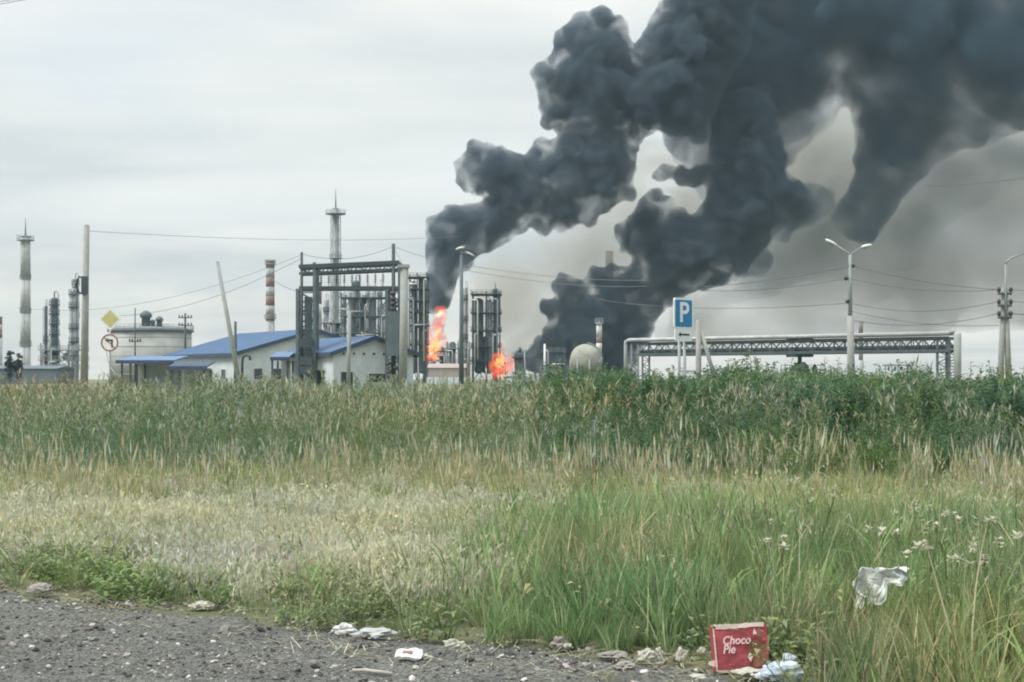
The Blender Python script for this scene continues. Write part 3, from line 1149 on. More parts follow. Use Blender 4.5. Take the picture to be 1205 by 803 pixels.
def tall_lamp():
    d = 90
    t = thing('lamp_post', 'tall concrete lamp post with two white lamp heads at right', 'lamp post', (X(1002, d), d, 0))
    MB().tube((X(1002, d), d, 0), P(1000.5, 372, d), 0.27, 0.2, 12).build('concrete_shaft', M['concp'], t)
    MB().tube(P(1000.5, 372, d), P(1000.5, 300, d), 0.13, 0.11, 10).build('steel_shaft', M['steelp'], t)
    MB().path([P(1000.5, 301, d), P(998, 298, d), P(985, 289.5, d)], 0.055, 8).build('arm', M['steelp'], t)
    p = P(1000.5, 301, d)
    e = P(1014, 291, d + 1.2)
    MB().path([p, p.lerp(e, 0.2) + Vector((0, 0, .1)), e], 0.03, 8).build('arm', M['steelp'], t)
    lamp_head(t, P(985, 289.5, d), P(977, 285, d) - P(985, 289.5, d))
    lamp_head(t, e, Vector((0.75, 0.4, 0.2)))
    for (py, dx) in ((313, 3), (328, -5), (355, -3)):
        a = MB().box(P(1000.5 + dx / 2, py, d), (abs(dx) * d / F + 0.25, 0.12, 0.1)).build('bracket', M['steel'], t)
        MB().lathe(P(1000.5 + dx, py, d), [(0.05, -0.12), (0.14, -0.05), (0.14, 0.1), (0.05, 0.16)], 8).build('insulator', M['ins'], a)
    return t


tall_lamp()


def a_pole():
    d = 85
    t = thing('power_pole', 'double-legged concrete power pole with three crossarms at the right edge', 'power pole', (X(1182, d), d, 0))
    for (px, m) in ((1177.5, 'concp'), (1187, 'conc')):
        b = Vector((X(px + (px - 1182) * 0.2, d), d, 0))
        MB().tube(b, P(1182 + (px - 1182) * 0.25, 340, d), 0.2, 0.14, 10).build('leg', M[m], t)
    MB().tube(P(1183.5, 375, d - 0.25), P(1183.5, 311, d - 0.25), 0.07, n=8).build('lamp_pipe', M['steelp'], t)
    MB().path([P(1183.5, 311, d - .25), P(1184.5, 308, d - .25), P(1189, 304.5, d - .25), P(1206, 297.5, d - .25)], 0.06, 8).build('lamp_arm', M['steelp'], t)
    lamp_head(t, P(1206, 297.5, d - .25), (0.9, 0, 0.35))
    for py in (346, 360, 374):
        a = MB().box(P(1182.5, py, d - 0.2), (14 * d / F + 0.1, 0.14, 0.12)).build('crossarm', M['steel'], t)
        for dx in (-7, 7):
            MB().lathe(P(1182.5 + dx, py - 5, d - 0.2), [(0.04, -0.18), (0.10, -0.12), (0.125, 0), (0.11, 0.10), (0.05, 0.16)], 10).build('insulator', M['ins'], a)
    return t


a_pole()


def double_lamp():
    d = 120
    t = thing('lamp_post', 'grey twin-arm lamp post in front of the first black plume', 'lamp post', (X(543, d), d, 0))
    MB().tube((X(543, d), d, 0), P(543, 300, d), 0.24, 0.13, 12).build('shaft', M['steelb'], t)
    MB().path([P(543, 301, d), P(542, 296, d), P(537, 293.5, d)], 0.07, 8).build('arm', M['steelp'], t)
    MB().path([P(543, 301, d), P(545, 297.5, d), P(549, 297, d)], 0.07, 8).build('arm', M['steelp'], t)
    lamp_head(t, P(537, 293.5, d), (0.75, -0.5, 0.15))
    lamp_head(t, P(548, 297, d), (0.6, 0.3, -0.25))


double_lamp()


# ---------------- road signs
def disc_pts(c, u, w, r, n=28, a0=0, a1=2 * math.pi):
    return [c + u * r * math.cos(a0 + (a1 - a0) * i / n) + w * r * math.sin(a0 + (a1 - a0) * i / n) for i in range(n)]


def text_mesh(txt, size, shear=0.0, offset=0.0, extrude=0.002, align='CENTER'):
    cu = bpy.data.curves.new('lettering_curve', 'FONT')
    cu.body = txt
    cu.size = size
    cu.shear = shear
    cu.offset = offset
    cu.extrude = extrude
    cu.align_x = align
    cu.align_y = 'CENTER'
    cu.space_line = 0.75
    tmp = bpy.data.objects.new('lettering_tmp', cu)
    COL.objects.link(tmp)
    dg = bpy.context.evaluated_depsgraph_get()
    me = bpy.data.meshes.new_from_object(tmp.evaluated_get(dg))
    bpy.data.objects.remove(tmp)
    bpy.data.curves.remove(cu)
    return me


def place_text(name, me, m, parent, c, u, w, nrm, sx=1.0, sy=1.0):
    me.materials.clear()
    me.materials.append(m)
    B = Matrix((u * sx, w * sy, nrm)).transposed().to_4x4()
    me.transform(Matrix.Translation(Vector(c) - wloc(parent)) @ B)
    o = bpy.data.objects.new(name, me)
    COL.objects.link(o)
    o.parent = parent
    return o


def parking_sign():
    d = 33.0
    a = R(44)
    u = Vector((math.cos(a), math.sin(a), 0))          # along the plate, to the right and away
    nrm = Vector((math.sin(a), -math.cos(a), 0))
    zz = Vector((0, 0, 1))
    c = P(804.5, 369, d)
    t = thing('parking_sign', 'square blue P parking sign with an arrow plate below, on a post', 'road sign', (c.x + 0.02, d + 0.1, 0))
    hw, hh = 0.35, 0.36

    def rect(c, w, h, r=0.06):
        pts = []
        for (sx, sz, a0) in ((1, 1, 0), (-1, 1, 90), (-1, -1, 180), (1, -1, 270)):
            for k in range(5):
                an = R(a0 + 22.5 * k)
                pts.append(c + u * (sx * (w - r) + r * math.cos(an)) + zz * (sz * (h - r) + r * math.sin(an)))
        return pts
    pl = MB().prism(rect(c, hw, hh), -nrm, 0.03).build('sign_plate', M['signwhite'], t)
    MB().prism(rect(c + nrm * 0.003, hw - 0.045, hh - 0.045, 0.04), nrm, 0.004).build('blue_field', M['signblue'], pl)
    me = text_mesh('P', 0.66, offset=0.012, extrude=0.003)
    place_text('letter', me, M['signwhite'], pl, c + nrm * 0.012 - zz * 0.0, u, zz, nrm, 1.1, 1.0)
    c2 = P(804.5, 394.5, d)
    p2 = MB().prism(rect(c2, 0.31, 0.145, 0.03), -nrm, 0.03).build('arrow_plate', M['signwhite'], t)
    ar = [(-0.2, 0), (-0.11, 0.055), (-0.11, 0.02), (0.21, 0.02), (0.21, -0.02), (-0.11, -0.02), (-0.11, -0.055)]
    MB().prism([c2 + nrm * 0.002 + u * x + zz * (z + 0.012) for x, z in ar], nrm, 0.004).build('arrow', M['signblk'], p2)
    for (off, py) in ((-0.06, 352), (0.13, 390)):
        p = c + u * off - nrm * 0.085
        MB().tube((p.x, p.y, 0), (p.x, p.y, Z(py, d)), 0.035, n=10).build('post', M['signback'], t)
    MB().box((c + u * 0.03 - nrm * 0.05).to_tuple()[:2] + (Z(360, d),), (0.3, 0.05, 0.04), a).build('clamp', M['signback'], t)
    MB().box((c + u * 0.03 - nrm * 0.05).to_tuple()[:2] + (Z(393, d),), (0.3, 0.05, 0.04), a).build('clamp', M['signback'], t)


parking_sign()


def braced_stub():
    d = 52
    t = thing('concrete_post', 'short concrete post with a leaning brace just right of the parking sign', 'post', (X(822, d), d, 0))
    MB().tube((X(822, d), d, 0), P(822, 377, d), 0.11, 0.10, 8).build('shaft', M['conc'], t)
    MB().tube(P(845, 458, d) - Vector((0, 0, 0)), P(825.5, 392, d), 0.085, 0.07, 8).build('brace', M['concp'], t)
    b = P(845, 458, d)
    MB().tube((b.x + 0.06, b.y, 0), b, 0.09, 0.085, 8).build('brace_foot', M['concp'], t)
    MB().box(P(813, 437, d), (0.75, 0.07, 0.06)).build('crosspiece', M['concp'], t)
    p = P(806, 437, d)
    MB().tube((p.x, d, 0), P(806, 420, d), 0.05, n=8).build('side_post', M['conc'], t)


braced_stub()


def diamond_round_sign():
    d = 58.0
    t = thing('road_sign', 'yellow diamond priority sign above a round no-left-turn sign on one post', 'road sign', (X(129, d), d, 0))
    MB().tube((X(129, d), d + 0.06, 0), (X(129, d), d + 0.06, Z(366, d)), 0.035, n=10).build('post', M['signback'], t)
    u, zz, nrm = Vector((1, 0, 0)), Vector((0, 0, 1)), Vector((0, -1, 0))
    c = P(129.5, 375.5, d)
    h = 14 * d / F
    pl = MB().prism([c + u * h, c + zz * h, c - u * h, c - zz * h], -nrm, 0.02).build('diamond_plate', M['signwhite'], t)
    h2 = h * 0.74
    c3 = c + nrm * 0.003
    MB().prism([c3 + u * h2, c3 + zz * h2, c3 - u * h2, c3 - zz * h2], nrm, 0.004).build('yellow_field', M['signyel'], pl)
    c = P(129, 403.5, d)
    r = 10.5 * d / F
    p2 = MB().prism(disc_pts(c, u, zz, r), -nrm, 0.02).build('round_plate', M['signwhite'], t)
    q = MB()
    n = 32
    ri, ro = r * 0.82, r * 0.985
    vs, fs = [], []
    for k in range(n):
        an = 2 * math.pi * k / n
        dr = u * math.cos(an) + zz * math.sin(an)
        vs += [c + dr * ri + nrm * 0.002, c + dr * ro + nrm * 0.002, c + dr * ro + nrm * 0.007, c + dr * ri + nrm * 0.007]
    for k in range(n):
        a, b = 4 * k, 4 * ((k + 1) % n)
        for i in range(4):
            j = (i + 1) % 4
            fs.append((a + i, a + j, b + j, b + i))
    q.add(vs, fs)
    q.build('red_ring', M['signred'], p2)
    q = MB()
    ar = [(-0.19, 0.10), (-0.07, 0.19), (-0.07, 0.135), (0.13, 0.135), (0.13, -0.2), (0.065, -0.2), (0.065, 0.07), (-0.07, 0.07), (-0.07, 0.01)]
    q.prism([c + nrm * 0.009 + u * x + zz * z for x, z in ar], nrm, 0.003)
    q.build('turn_arrow', M['signblk'], p2)
    q = MB()
    k = r * 0.6
    q.prism([c + nrm * 0.013 + u * (-k - .014) + zz * (k - .014), c + nrm * 0.013 + u * (-k + .014) + zz * (k + .014), c + nrm * 0.013 + u * (k + .014) + zz * (-k + .014), c + nrm * 0.013 + u * (k - .014) + zz * (-k - .014)], nrm, 0.003)
    q.build('slash', M['signred'], p2)


diamond_round_sign()


# ---------------- overhead wires
def wire(label, p0, p1, sag, r=0.02, m='wire', n=14):
    p0, p1 = Vector(p0), Vector(p1)
    pts = []
    for i in range(n + 1):
        k = i / n
        p = p0.lerp(p1, k)
        p.z -= sag * 4 * k * (1 - k)
        pts.append(p)
    base = (p0 + p1) / 2
    base.z -= sag
    o = MB().path(pts, r, 4).build('overhead_wire', M[m], base=base)
    tag(o, label, 'wire', 'overhead wires')


wire('upper of two near wires crossing the top left corner', P(-1500, 240, 25), P(1500, -240, 25), 0.03, 0.006)
wire('lower of two near wires crossing the top left corner', P(-1500, 268, 25), P(1500, -262, 25), 0.03, 0.006)
wire('long faint wire running right from the tall concrete pole', P(103, 272, 88), P(545, 278, 150), 0.5, 0.014)
wire('upper sagging wire reaching the left gantry mast from the left', P(355, 300, 150), P(20, 362, 210), 2.4, 0.022)
wire('lower sagging wire reaching the left gantry mast from the left', P(355, 304, 150), P(125, 372, 190), 1.6, 0.03)
wire('thin wire down to the left gantry leg', P(318, 327, 170), P(350, 343, 150), 0.2, 0.03)
wire('wire between the tops of the two gantry masts', P(355, 299, 150), P(463, 290, 150), 0.9, 0.025)
wire('wire from the right gantry mast down to the column head', P(463, 291, 150), P(476, 313, 147), 0.05, 0.02)
wire('wire leaving the right gantry mast towards the plume', P(463, 290, 150), P(503, 303, 160), 0.1, 0.022)
wire('upper pale wire right of the twin-arm lamp post', P(546, 312, 120), P(760, 330, 160), 0.4, 0.022, 'steelp')
wire('lower pale wire right of the twin-arm lamp post', P(546, 318, 120), P(760, 337, 160), 0.5, 0.022, 'steelp')
wire('topmost wire from the tall lamp post to the right power pole', P(1003.5, 313, 90), P(1175, 341, 85), 0.25, 0.022)
wire('second wire from the tall lamp post to the right power pole', P(1003.5, 329, 90), P(1175, 341, 85), 0.35, 0.018)
wire('third wire from the tall lamp post to the right power pole', P(1000, 357, 90), P(1175, 355, 85), 0.55, 0.02)
wire('lowest wire from the tall lamp post to the right power pole', P(1000, 377, 90), P(1175, 369, 85), 0.5, 0.02)
wire('wire crossing below the crossarms of the right power pole', P(1000, 366, 90), P(1175, 383, 85), 0.35, 0.018)
wire('topmost wire running left from the tall lamp post', P(1000, 314, 90), P(822, 338, 110), 0.2, 0.02)
wire('middle wire running left from the tall lamp post', P(995.5, 328, 90), P(822, 342, 110), 0.3, 0.018)
wire('lowest wire running left from the tall lamp post', P(997.5, 357, 90), P(700, 352, 140), 0.6, 0.02)
wire('faint high wire across the smoke at the right edge', P(1090, 219, 70), P(1300, 196, 60), 0.15, 0.012)
wire('upper wire leaving the frame right of the power pole', P(1189.5, 341, 85), P(1300, 342, 80), 0.1, 0.02)
wire('middle wire leaving the frame right of the power pole', P(1189.5, 355, 85), P(1300, 356, 80), 0.1, 0.02)
wire('lower wire leaving the frame right of the power pole', P(1189.5, 369, 85), P(1300, 371, 80), 0.1, 0.03)

# ------------------------------------------------------------------ smoke and fire
def volume_mat(name, col, dens, noise_scale=None, lo=0.35, hi=0.6, dmin=0.0, emit=None, estr=0.0, step=1.0, aniso=0.0, detail=3):
    m = bpy.data.materials.new(name)
    m.use_nodes = True
    n, l = m.node_tree.nodes, m.node_tree.links
    n.clear()
    out = n.new('ShaderNodeOutputMaterial')
    v = n.new('ShaderNodeVolumePrincipled')
    v.inputs['Color'].default_value = (*col, 1)
    v.inputs['Density'].default_value = dens
    v.inputs['Anisotropy'].default_value = aniso
    if emit:
        v.inputs['Emission Color'].default_value = (*emit, 1)
        v.inputs['Emission Strength'].default_value = estr
    if emit and noise_scale:
        t = n.new('ShaderNodeTexCoord')
        ns = n.new('ShaderNodeTexNoise')
        ns.inputs['Scale'].default_value = noise_scale
        ns.inputs['Detail'].default_value = 3
        ns.inputs['Distortion'].default_value = 0.8
        r = n.new('ShaderNodeMapRange')
        r.interpolation_type = 'SMOOTHSTEP'
        r.inputs['From Min'].default_value = lo
        r.inputs['From Max'].default_value = hi
        r.inputs['To Min'].default_value = dmin * estr
        r.inputs['To Max'].default_value = estr
        l.new(t.outputs['Object'], ns.inputs['Vector'])
        l.new(ns.outputs['Fac'], r.inputs['Value'])
        l.new(r.outputs[0], v.inputs['Emission Strength'])
    elif noise_scale:
        t = n.new('ShaderNodeTexCoord')
        mp = n.new('ShaderNodeMapping')
        mp.inputs['Location'].default_value = (13.1, 4.2, 7.7)
        ns = n.new('ShaderNodeTexNoise')
        ns.inputs['Scale'].default_value = noise_scale
        ns.inputs['Detail'].default_value = detail
        ns.inputs['Roughness'].default_value = 0.55
        ns.inputs['Distortion'].default_value = 0.6
        r = n.new('ShaderNodeMapRange')
        r.interpolation_type = 'SMOOTHSTEP'
        r.inputs['From Min'].default_value = lo
        r.inputs['From Max'].default_value = hi
        r.inputs['To Min'].default_value = dmin * dens
        r.inputs['To Max'].default_value = dens
        l.new(t.outputs['Object'], mp.inputs[0])
        l.new(mp.outputs[0], ns.inputs['Vector'])
        l.new(ns.outputs['Fac'], r.inputs['Value'])
        l.new(r.outputs[0], v.inputs['Density'])
    l.new(v.outputs[0], out.inputs['Volume'])
    try:
        m.cycles.volume_step_rate = step
    except Exception:
        pass
    return m


def ico(sub):
    bm = bmesh.new()
    bmesh.ops.create_icosphere(bm, subdivisions=sub, radius=1.0)
    v = np.array([tuple(x.co) for x in bm.verts])
    f = np.array([[x.index for x in q.verts] for q in bm.faces])
    bm.free()
    return v, f


ICO1, ICO2 = ico(1), ico(2)


def poly_inside(px, py, poly):
    x, y = np.asarray(poly, float).T
    ins = np.zeros(px.shape, bool)
    j = len(x) - 1
    for i in range(len(x)):
        c = ((y[i] > py) != (y[j] > py)) & (px < (x[j] - x[i]) * (py - y[i]) / (y[j] - y[i] + 1e-9) + x[i])
        ins ^= c
        j = i
    return ins


def poly_dist(px, py, poly):
    p = np.asarray(poly, float)
    best = np.full(px.shape, 1e9)
    for i in range(len(p)):
        a, b = p[i], p[(i + 1) % len(p)]
        ab = b - a
        t = np.clip(((px - a[0]) * ab[0] + (py - a[1]) * ab[1]) / (ab @ ab + 1e-9), 0, 1)
        best = np.minimum(best, np.hypot(px - a[0] - t * ab[0], py - a[1] - t * ab[1]))
    return best


def billow(name, label, poly, d, material, n=260, rmin=5, rmax=30, tmax=1.0, voxel=1.2, puffs=3, disp=((9, 3.0), (3.5, 1.2)), seed=1, slope=0.0, extra=(), cat='smoke', grp=None, kind='stuff', parent=None):
    """cloud of merged round puffs filling an outline at distance d, as deep as it is wide"""
    g = np.random.default_rng(seed)
    p = np.asarray(poly, float)
    s = d / F
    bx0, by0 = p.min(0)
    bx1, by1 = p.max(0)
    V, Fc, o = [], [], 0
    cnt, tries = 0, 0
    balls = []
    while cnt < n and tries < 60:
        tries += 1
        qx = g.uniform(bx0, bx1, 3000)
        qy = g.uniform(by0, by1, 3000)
        ok = poly_inside(qx, qy, p)
        qx, qy = qx[ok], qy[ok]
        dd = poly_dist(qx, qy, p)
        for x, y, q in zip(qx, qy, dd):
            if cnt >= n:
                break
            if q < rmin:
                continue
            r = min(q * g.uniform(0.75, 1.0), rmax * g.uniform(0.55, 1.0))
            th = min(q, rmax * 2.2) * tmax
            off = g.uniform(-1, 1) * max(0.0, th - r * 0.4)
            balls.append((x, y, off, r))
            cnt += 1
    # small puffs all along the outline
    per = 0.0
    for i in range(len(p)):
        a, b = p[i], p[(i + 1) % len(p)]
        L = float(np.hypot(*(b - a)))
        nn = np.array([-(b - a)[1], (b - a)[0]]) / (L + 1e-9)
        t = per
        while t < L:
            r = g.uniform(rmin, rmin * 3.0)
            q = a + (b - a) * t / L
            c = q + nn * r * 0.8
            if not poly_inside(np.array([c[0]]), np.array([c[1]]), p)[0]:
                c = q - nn * r * 0.8
            if -170 < c[0] < 1340 and poly_inside(np.array([c[0]]), np.array([c[1]]), p)[0]:
                balls.append((c[0], c[1], g.uniform(-.5, .5) * rmax * tmax, r))
            t += r * g.uniform(0.7, 1.3)
        per = 0.0
    balls += [(x, y, g.uniform(-6, 6), r) for x, y, r in extra]
    allb = list(balls)
    for (x, y, off, r) in balls:
        for k in range(puffs):
            v = g.normal(size=3)
            v /= np.linalg.norm(v)
            v[1] = -abs(v[1]) if g.random() < 0.7 else v[1]
            rr = min(r * g.uniform(0.28, 0.5), rmin * g.uniform(1.2, 2.6))
            kk = 1.0 - 0.25 * rr / r
            allb.append((x + v[0] * r * kk, y - v[2] * r * kk, off + v[1] * r * kk, rr))
    for (x, y, off, r) in allb:
        dep = d + off * s + slope * (x - p[0][0]) * s
        c = np.array([X(x, dep), dep, Z(y, dep)])
        iv, fv = ICO2 if r > 9 else ICO1
        V.append(iv * r * s + c)
        Fc.append(fv + o)
        o += len(iv)
    V = np.concatenate(V)
    base = Vector((float(V[:, 0].mean()), d, 0)) if parent is None else wloc(parent)
    V = V - np.array(base)
    Fc = np.concatenate(Fc)
    me = bpy.data.meshes.new(name)
    me.from_pydata(V.tolist(), [], Fc.tolist())
    ob = bpy.data.objects.new(name, me)
    COL.objects.link(ob)
    rm = ob.modifiers.new('merge', 'REMESH')
    rm.mode = 'VOXEL'
    rm.voxel_size = voxel
    for i, (sc, st) in enumerate(disp):
        tx = bpy.data.textures.new(name + '_puff', 'CLOUDS')
        tx.noise_scale = sc
        tx.noise_depth = 2
        dm = ob.modifiers.new('billow', 'DISPLACE')
        dm.texture = tx
        dm.strength = st
        dm.mid_level = 0.5
        dm.texture_coords = 'LOCAL'
    if disp:
        rm2 = ob.modifiers.new('merge_again', 'REMESH')
        rm2.mode = 'VOXEL'
        rm2.voxel_size = voxel
    rm = ob.modifiers[-1]
    dg = bpy.context.evaluated_depsgraph_get()
    new = bpy.data.meshes.new_from_object(ob.evaluated_get(dg))
    ob.modifiers.clear()
    ob.data = new
    bpy.data.meshes.remove(me)
    new.name = name
    new.materials.clear()
    new.materials.append(material)
    new.polygons.foreach_set('use_smooth', [True] * len(new.polygons))
    if parent is not None:
        ob.parent = parent
    else:
        ob.location = base
        if cat:
            tag(ob, label, cat, grp, kind)
    return ob


SMK = (0.15, 0.20, 0.25)
v_black = volume_mat('black_smoke_volume', SMK, 0.5, 0.14, 0.35, 0.60, 0.14, step=1.0, detail=4)
v_dark = volume_mat('dark_smoke_volume', (0.105, 0.16, 0.215), 0.17, 0.04, 0.33, 0.62, 0.18, step=1.5, detail=5)
v_soft = volume_mat('soft_smoke_volume', (0.20, 0.25, 0.28), 0.05, 0.03, 0.36, 0.64, 0.05, step=2.0)
v_grey = volume_mat('grey_veil_volume', (0.36, 0.355, 0.325), 0.045, 0.014, 0.3, 0.68, 0.28, step=2.0)
v_pale = volume_mat('pale_smoke_volume', (0.66, 0.65, 0.61), 0.07, 0.04, 0.32, 0.6, 0.15, step=2.0)

# plume over the first fire
billow('black_smoke', 'black billowing smoke column climbing from the first fire',
       [(503, 362), (503, 330), (499, 300), (505, 275), (502, 258), (530, 243), (568, 240), (572, 231), (540, 222), (537, 190), (563, 166), (600, 176), (628, 188), (622, 178), (636, 164), (660, 160), (650, 150), (636, 146), (634, 105), (628, 80), (648, 72), (655, 35), (684, 12), (715, 12), (735, 26), (744, 58), (757, 40), (775, 10), (800, -60), (900, -60), (880, 60), (850, 110), (830, 165), (800, 160), (770, 155), (750, 165), (748, 200), (738, 228), (722, 245), (700, 254), (672, 270), (650, 262), (625, 264), (600, 285), (575, 297), (556, 305), (540, 330), (527, 363)],
       470, v_black, n=420, rmin=4, rmax=27, tmax=0.75, voxel=0.8, puffs=9, disp=((7, 3.0), (2.6, 2.4)), seed=3, extra=[(640, 266, 10), (690, 258, 11), (662, 264, 9), (740, 228, 10)], grp='black smoke plumes')
# plume over the second fire
billow('black_smoke', 'low black smoke bank rolling right from the second fire',
       [(604, 425), (640, 395), (646, 372), (633, 362), (640, 356), (655, 352), (652, 335), (664, 322), (684, 332), (700, 315), (722, 312), (738, 318), (748, 305), (730, 290), (728, 268), (738, 258), (756, 232), (775, 225), (792, 235), (808, 252), (822, 250), (834, 225), (838, 110), (905, 100), (922, 165), (928, 205), (955, 228), (960, 252), (918, 272), (892, 297), (880, 322), (850, 338), (815, 340), (795, 354), (772, 376), (764, 397), (750, 425), (748, 447), (640, 447)],
       480, v_black, n=330, rmin=4, rmax=28, tmax=0.7, voxel=0.8, puffs=9, disp=((7, 3.0), (2.6, 2.4)), seed=8, extra=[(775, 208, 7), (787, 203, 10), (800, 206, 12), (815, 210, 13), (830, 205, 12), (800, 215, 8)], grp='black smoke plumes')
# where both merge and drift right
billow('dark_smoke', 'broad dark smoke cloud drifting across the upper right sky',
       [(790, 172), (770, 110), (780, 40), (800, -70), (1330, -90), (1330, 140), (1205, 158), (1150, 168), (1110, 182), (1085, 202), (1062, 235), (1040, 280), (1015, 290), (996, 280), (985, 252), (1005, 215), (1012, 185), (1003, 150), (990, 128), (972, 148), (950, 170), (930, 185), (922, 212), (945, 225), (966, 224), (978, 243), (955, 262), (925, 275), (895, 292), (878, 318), (850, 300), (830, 240), (800, 205)],
       500, v_dark, n=300, rmin=8, rmax=52, tmax=0.8, voxel=1.6, puffs=3, disp=((16, 8.0), (6, 4.0)), seed=5, grp='black smoke plumes')
billow('grey_smoke', 'soft grey fringe of smoke hanging below the dark cloud',
       [(870, 340), (890, 290), (925, 250), (960, 225), (1000, 200), (1010, 250), (1040, 270), (1080, 195), (1110, 180), (1205, 150), (1330, 130), (1330, 220), (1205, 215), (1130, 255), (1080, 312), (1000, 335), (940, 332), (900, 350), (850, 357), (800, 397), (765, 402), (790, 360)],
       515, v_soft, n=150, rmin=7, rmax=30, tmax=0.6, voxel=2.0, puffs=3, disp=((16, 7.0), (6, 4.0)), seed=15, grp='thin smoke veils')
billow('grey_smoke', 'thin grey smoke veil filling the lower right sky',
       [(790, 405), (800, 330), (850, 300), (900, 200), (1000, 120), (1100, 130), (1330, 100), (1330, 380), (1150, 395), (1000, 412), (880, 408)],
       600, v_grey, n=110, rmin=12, rmax=85, tmax=0.7, voxel=3.0, puffs=1, disp=((35, 12.0),), seed=25, grp='thin smoke veils')
billow('pale_smoke', 'pale cream steam cloud between the two black plumes',
       [(545, 425), (552, 340), (560, 310), (590, 290), (640, 262), (700, 245), (740, 215), (755, 165), (800, 165), (850, 180), (840, 260), (760, 330), (700, 360), (660, 400), (630, 440), (560, 440)],
       530, v_pale, n=140, rmin=8, rmax=40, tmax=0.5, voxel=2.0, puffs=2, disp=((14, 6.0), (5, 2.0)), seed=35, grp='thin smoke veils')

billow('pale_smoke', 'pale cream smoke glowing through the gap in the dark cloud',
       [(880, 290), (895, 180), (950, 115), (1010, 120), (1040, 200), (1030, 280), (960, 310)],
       545, v_pale, n=60, rmin=6, rmax=24, tmax=0.5, voxel=2.0, puffs=2, disp=((12, 5.0), (5, 2.5)), seed=45, grp='thin smoke veils')

v_fire = volume_mat('flame_volume', (0.12, 0.08, 0.07), 0.38, 0.55, 0.35, 0.62, 0.18, emit=(1.0, 0.12, 0.025), estr=0.62, step=0.5)
v_core = volume_mat('flame_core_volume', (0.6, 0.4, 0.2), 0.25, 1.0, 0.3, 0.62, 0.2, emit=(1.0, 0.40, 0.085), estr=1.5, step=0.5)


def flame(label, x, d, body, cores, seed):
    t = thing('flame', label, 'fire', (X(x, d), d, 0), 'fires')
    billow('flame_body', '', body, d, v_fire, n=90, rmin=0.8, rmax=4.5, tmax=0.8, voxel=0.26, puffs=3, disp=((1.6, 1.8), (0.8, 0.8)), seed=seed, parent=t)
    for i, c in enumerate(cores):
        billow('flame_core', '', c, d - 2.2, v_core, n=22, rmin=0.6, rmax=3, tmax=0.7, voxel=0.2, puffs=2, disp=((1.0, 1.0), (0.5, 0.4)), seed=seed + i, parent=t)
    return t


flame('tall orange fire burning up the column at the foot of the left plume', 511, 426,
      [(499, 423), (498, 408), (504, 396), (503, 385), (509, 380), (509, 366), (516, 361), (524, 361), (527, 367), (524, 380), (524, 392), (527, 400), (521, 408), (521, 416), (512, 426), (503, 426)],
      [[(504, 414), (505, 406), (510, 401), (512, 391), (517, 386), (518, 393), (515, 400), (519, 405), (518, 412), (512, 414), (509, 420)],
       [(514, 370), (517, 364), (521, 366), (519, 373), (516, 376)], [(509, 418), (514, 416), (516, 422), (510, 423)]], 61)
flame('round orange fire at ground level behind the weeds right of the dark tower', 590, 400,
      [(578, 441), (575, 429), (579, 421), (582, 411), (587, 416), (591, 406), (596, 414), (602, 414), (603, 423), (609, 427), (603, 435), (605, 446), (581, 446)],
      [[(580, 430), (583, 423), (588, 420), (591, 416), (594, 422), (592, 430), (588, 433)], [(584, 444), (585, 441), (598, 441), (599, 445)]], 77)

# ------------------------------------------------------------------ haze
hz = MB().box((0, 700, 124), (2400, 1800, 252))
hz = hz.build('haze', volume_mat('haze_volume', (0.60, 0.83, 1.0), 0.00011))
hz['kind'] = 'stuff'
hz.data.materials[0].name = 'haze_volume'

# ------------------------------------------------------------------ vegetation
def leaf_mat(name, rough=0.6, trans=0.35, tinted=True):
    """colour from the blade's own colour attribute times the plant's own tint"""
    m = bpy.data.materials.new(name)
    m.use_nodes = True
    n, l = m.node_tree.nodes, m.node_tree.links
    n.clear()
    out = n.new('ShaderNodeOutputMaterial')
    a = n.new('ShaderNodeAttribute')
    a.attribute_name = 'col'
    b = n.new('ShaderNodeAttribute')
    b.attribute_type = 'INSTANCER'
    b.attribute_name = 'tint'
    mx = n.new('ShaderNodeMix')
    mx.data_type = 'RGBA'
    mx.blend_type = 'MULTIPLY'
    mx.inputs[0].default_value = 1
    l.new(a.outputs['Color'], mx.inputs[6])
    if tinted:
        l.new(b.outputs['Color'], mx.inputs[7])
    else:
        mx.inputs[7].default_value = (1, 1, 1, 1)
    d = n.new('ShaderNodeBsdfDiffuse')
    tr = n.new('ShaderNodeBsdfTranslucent')
    ms = n.new('ShaderNodeMixShader')
    ms.inputs[0].default_value = trans
    l.new(mx.outputs[2], d.inputs[0])
    l.new(mx.outputs[2], tr.inputs[0])
    l.new(d.outputs[0], ms.inputs[1])
    l.new(tr.outputs[0], ms.inputs[2])
    l.new(ms.outputs[0], out.inputs['Surface'])
    return m


MLEAF = leaf_mat('leaf_blade')
MPLANT = leaf_mat('plant_leaf', tinted=False)


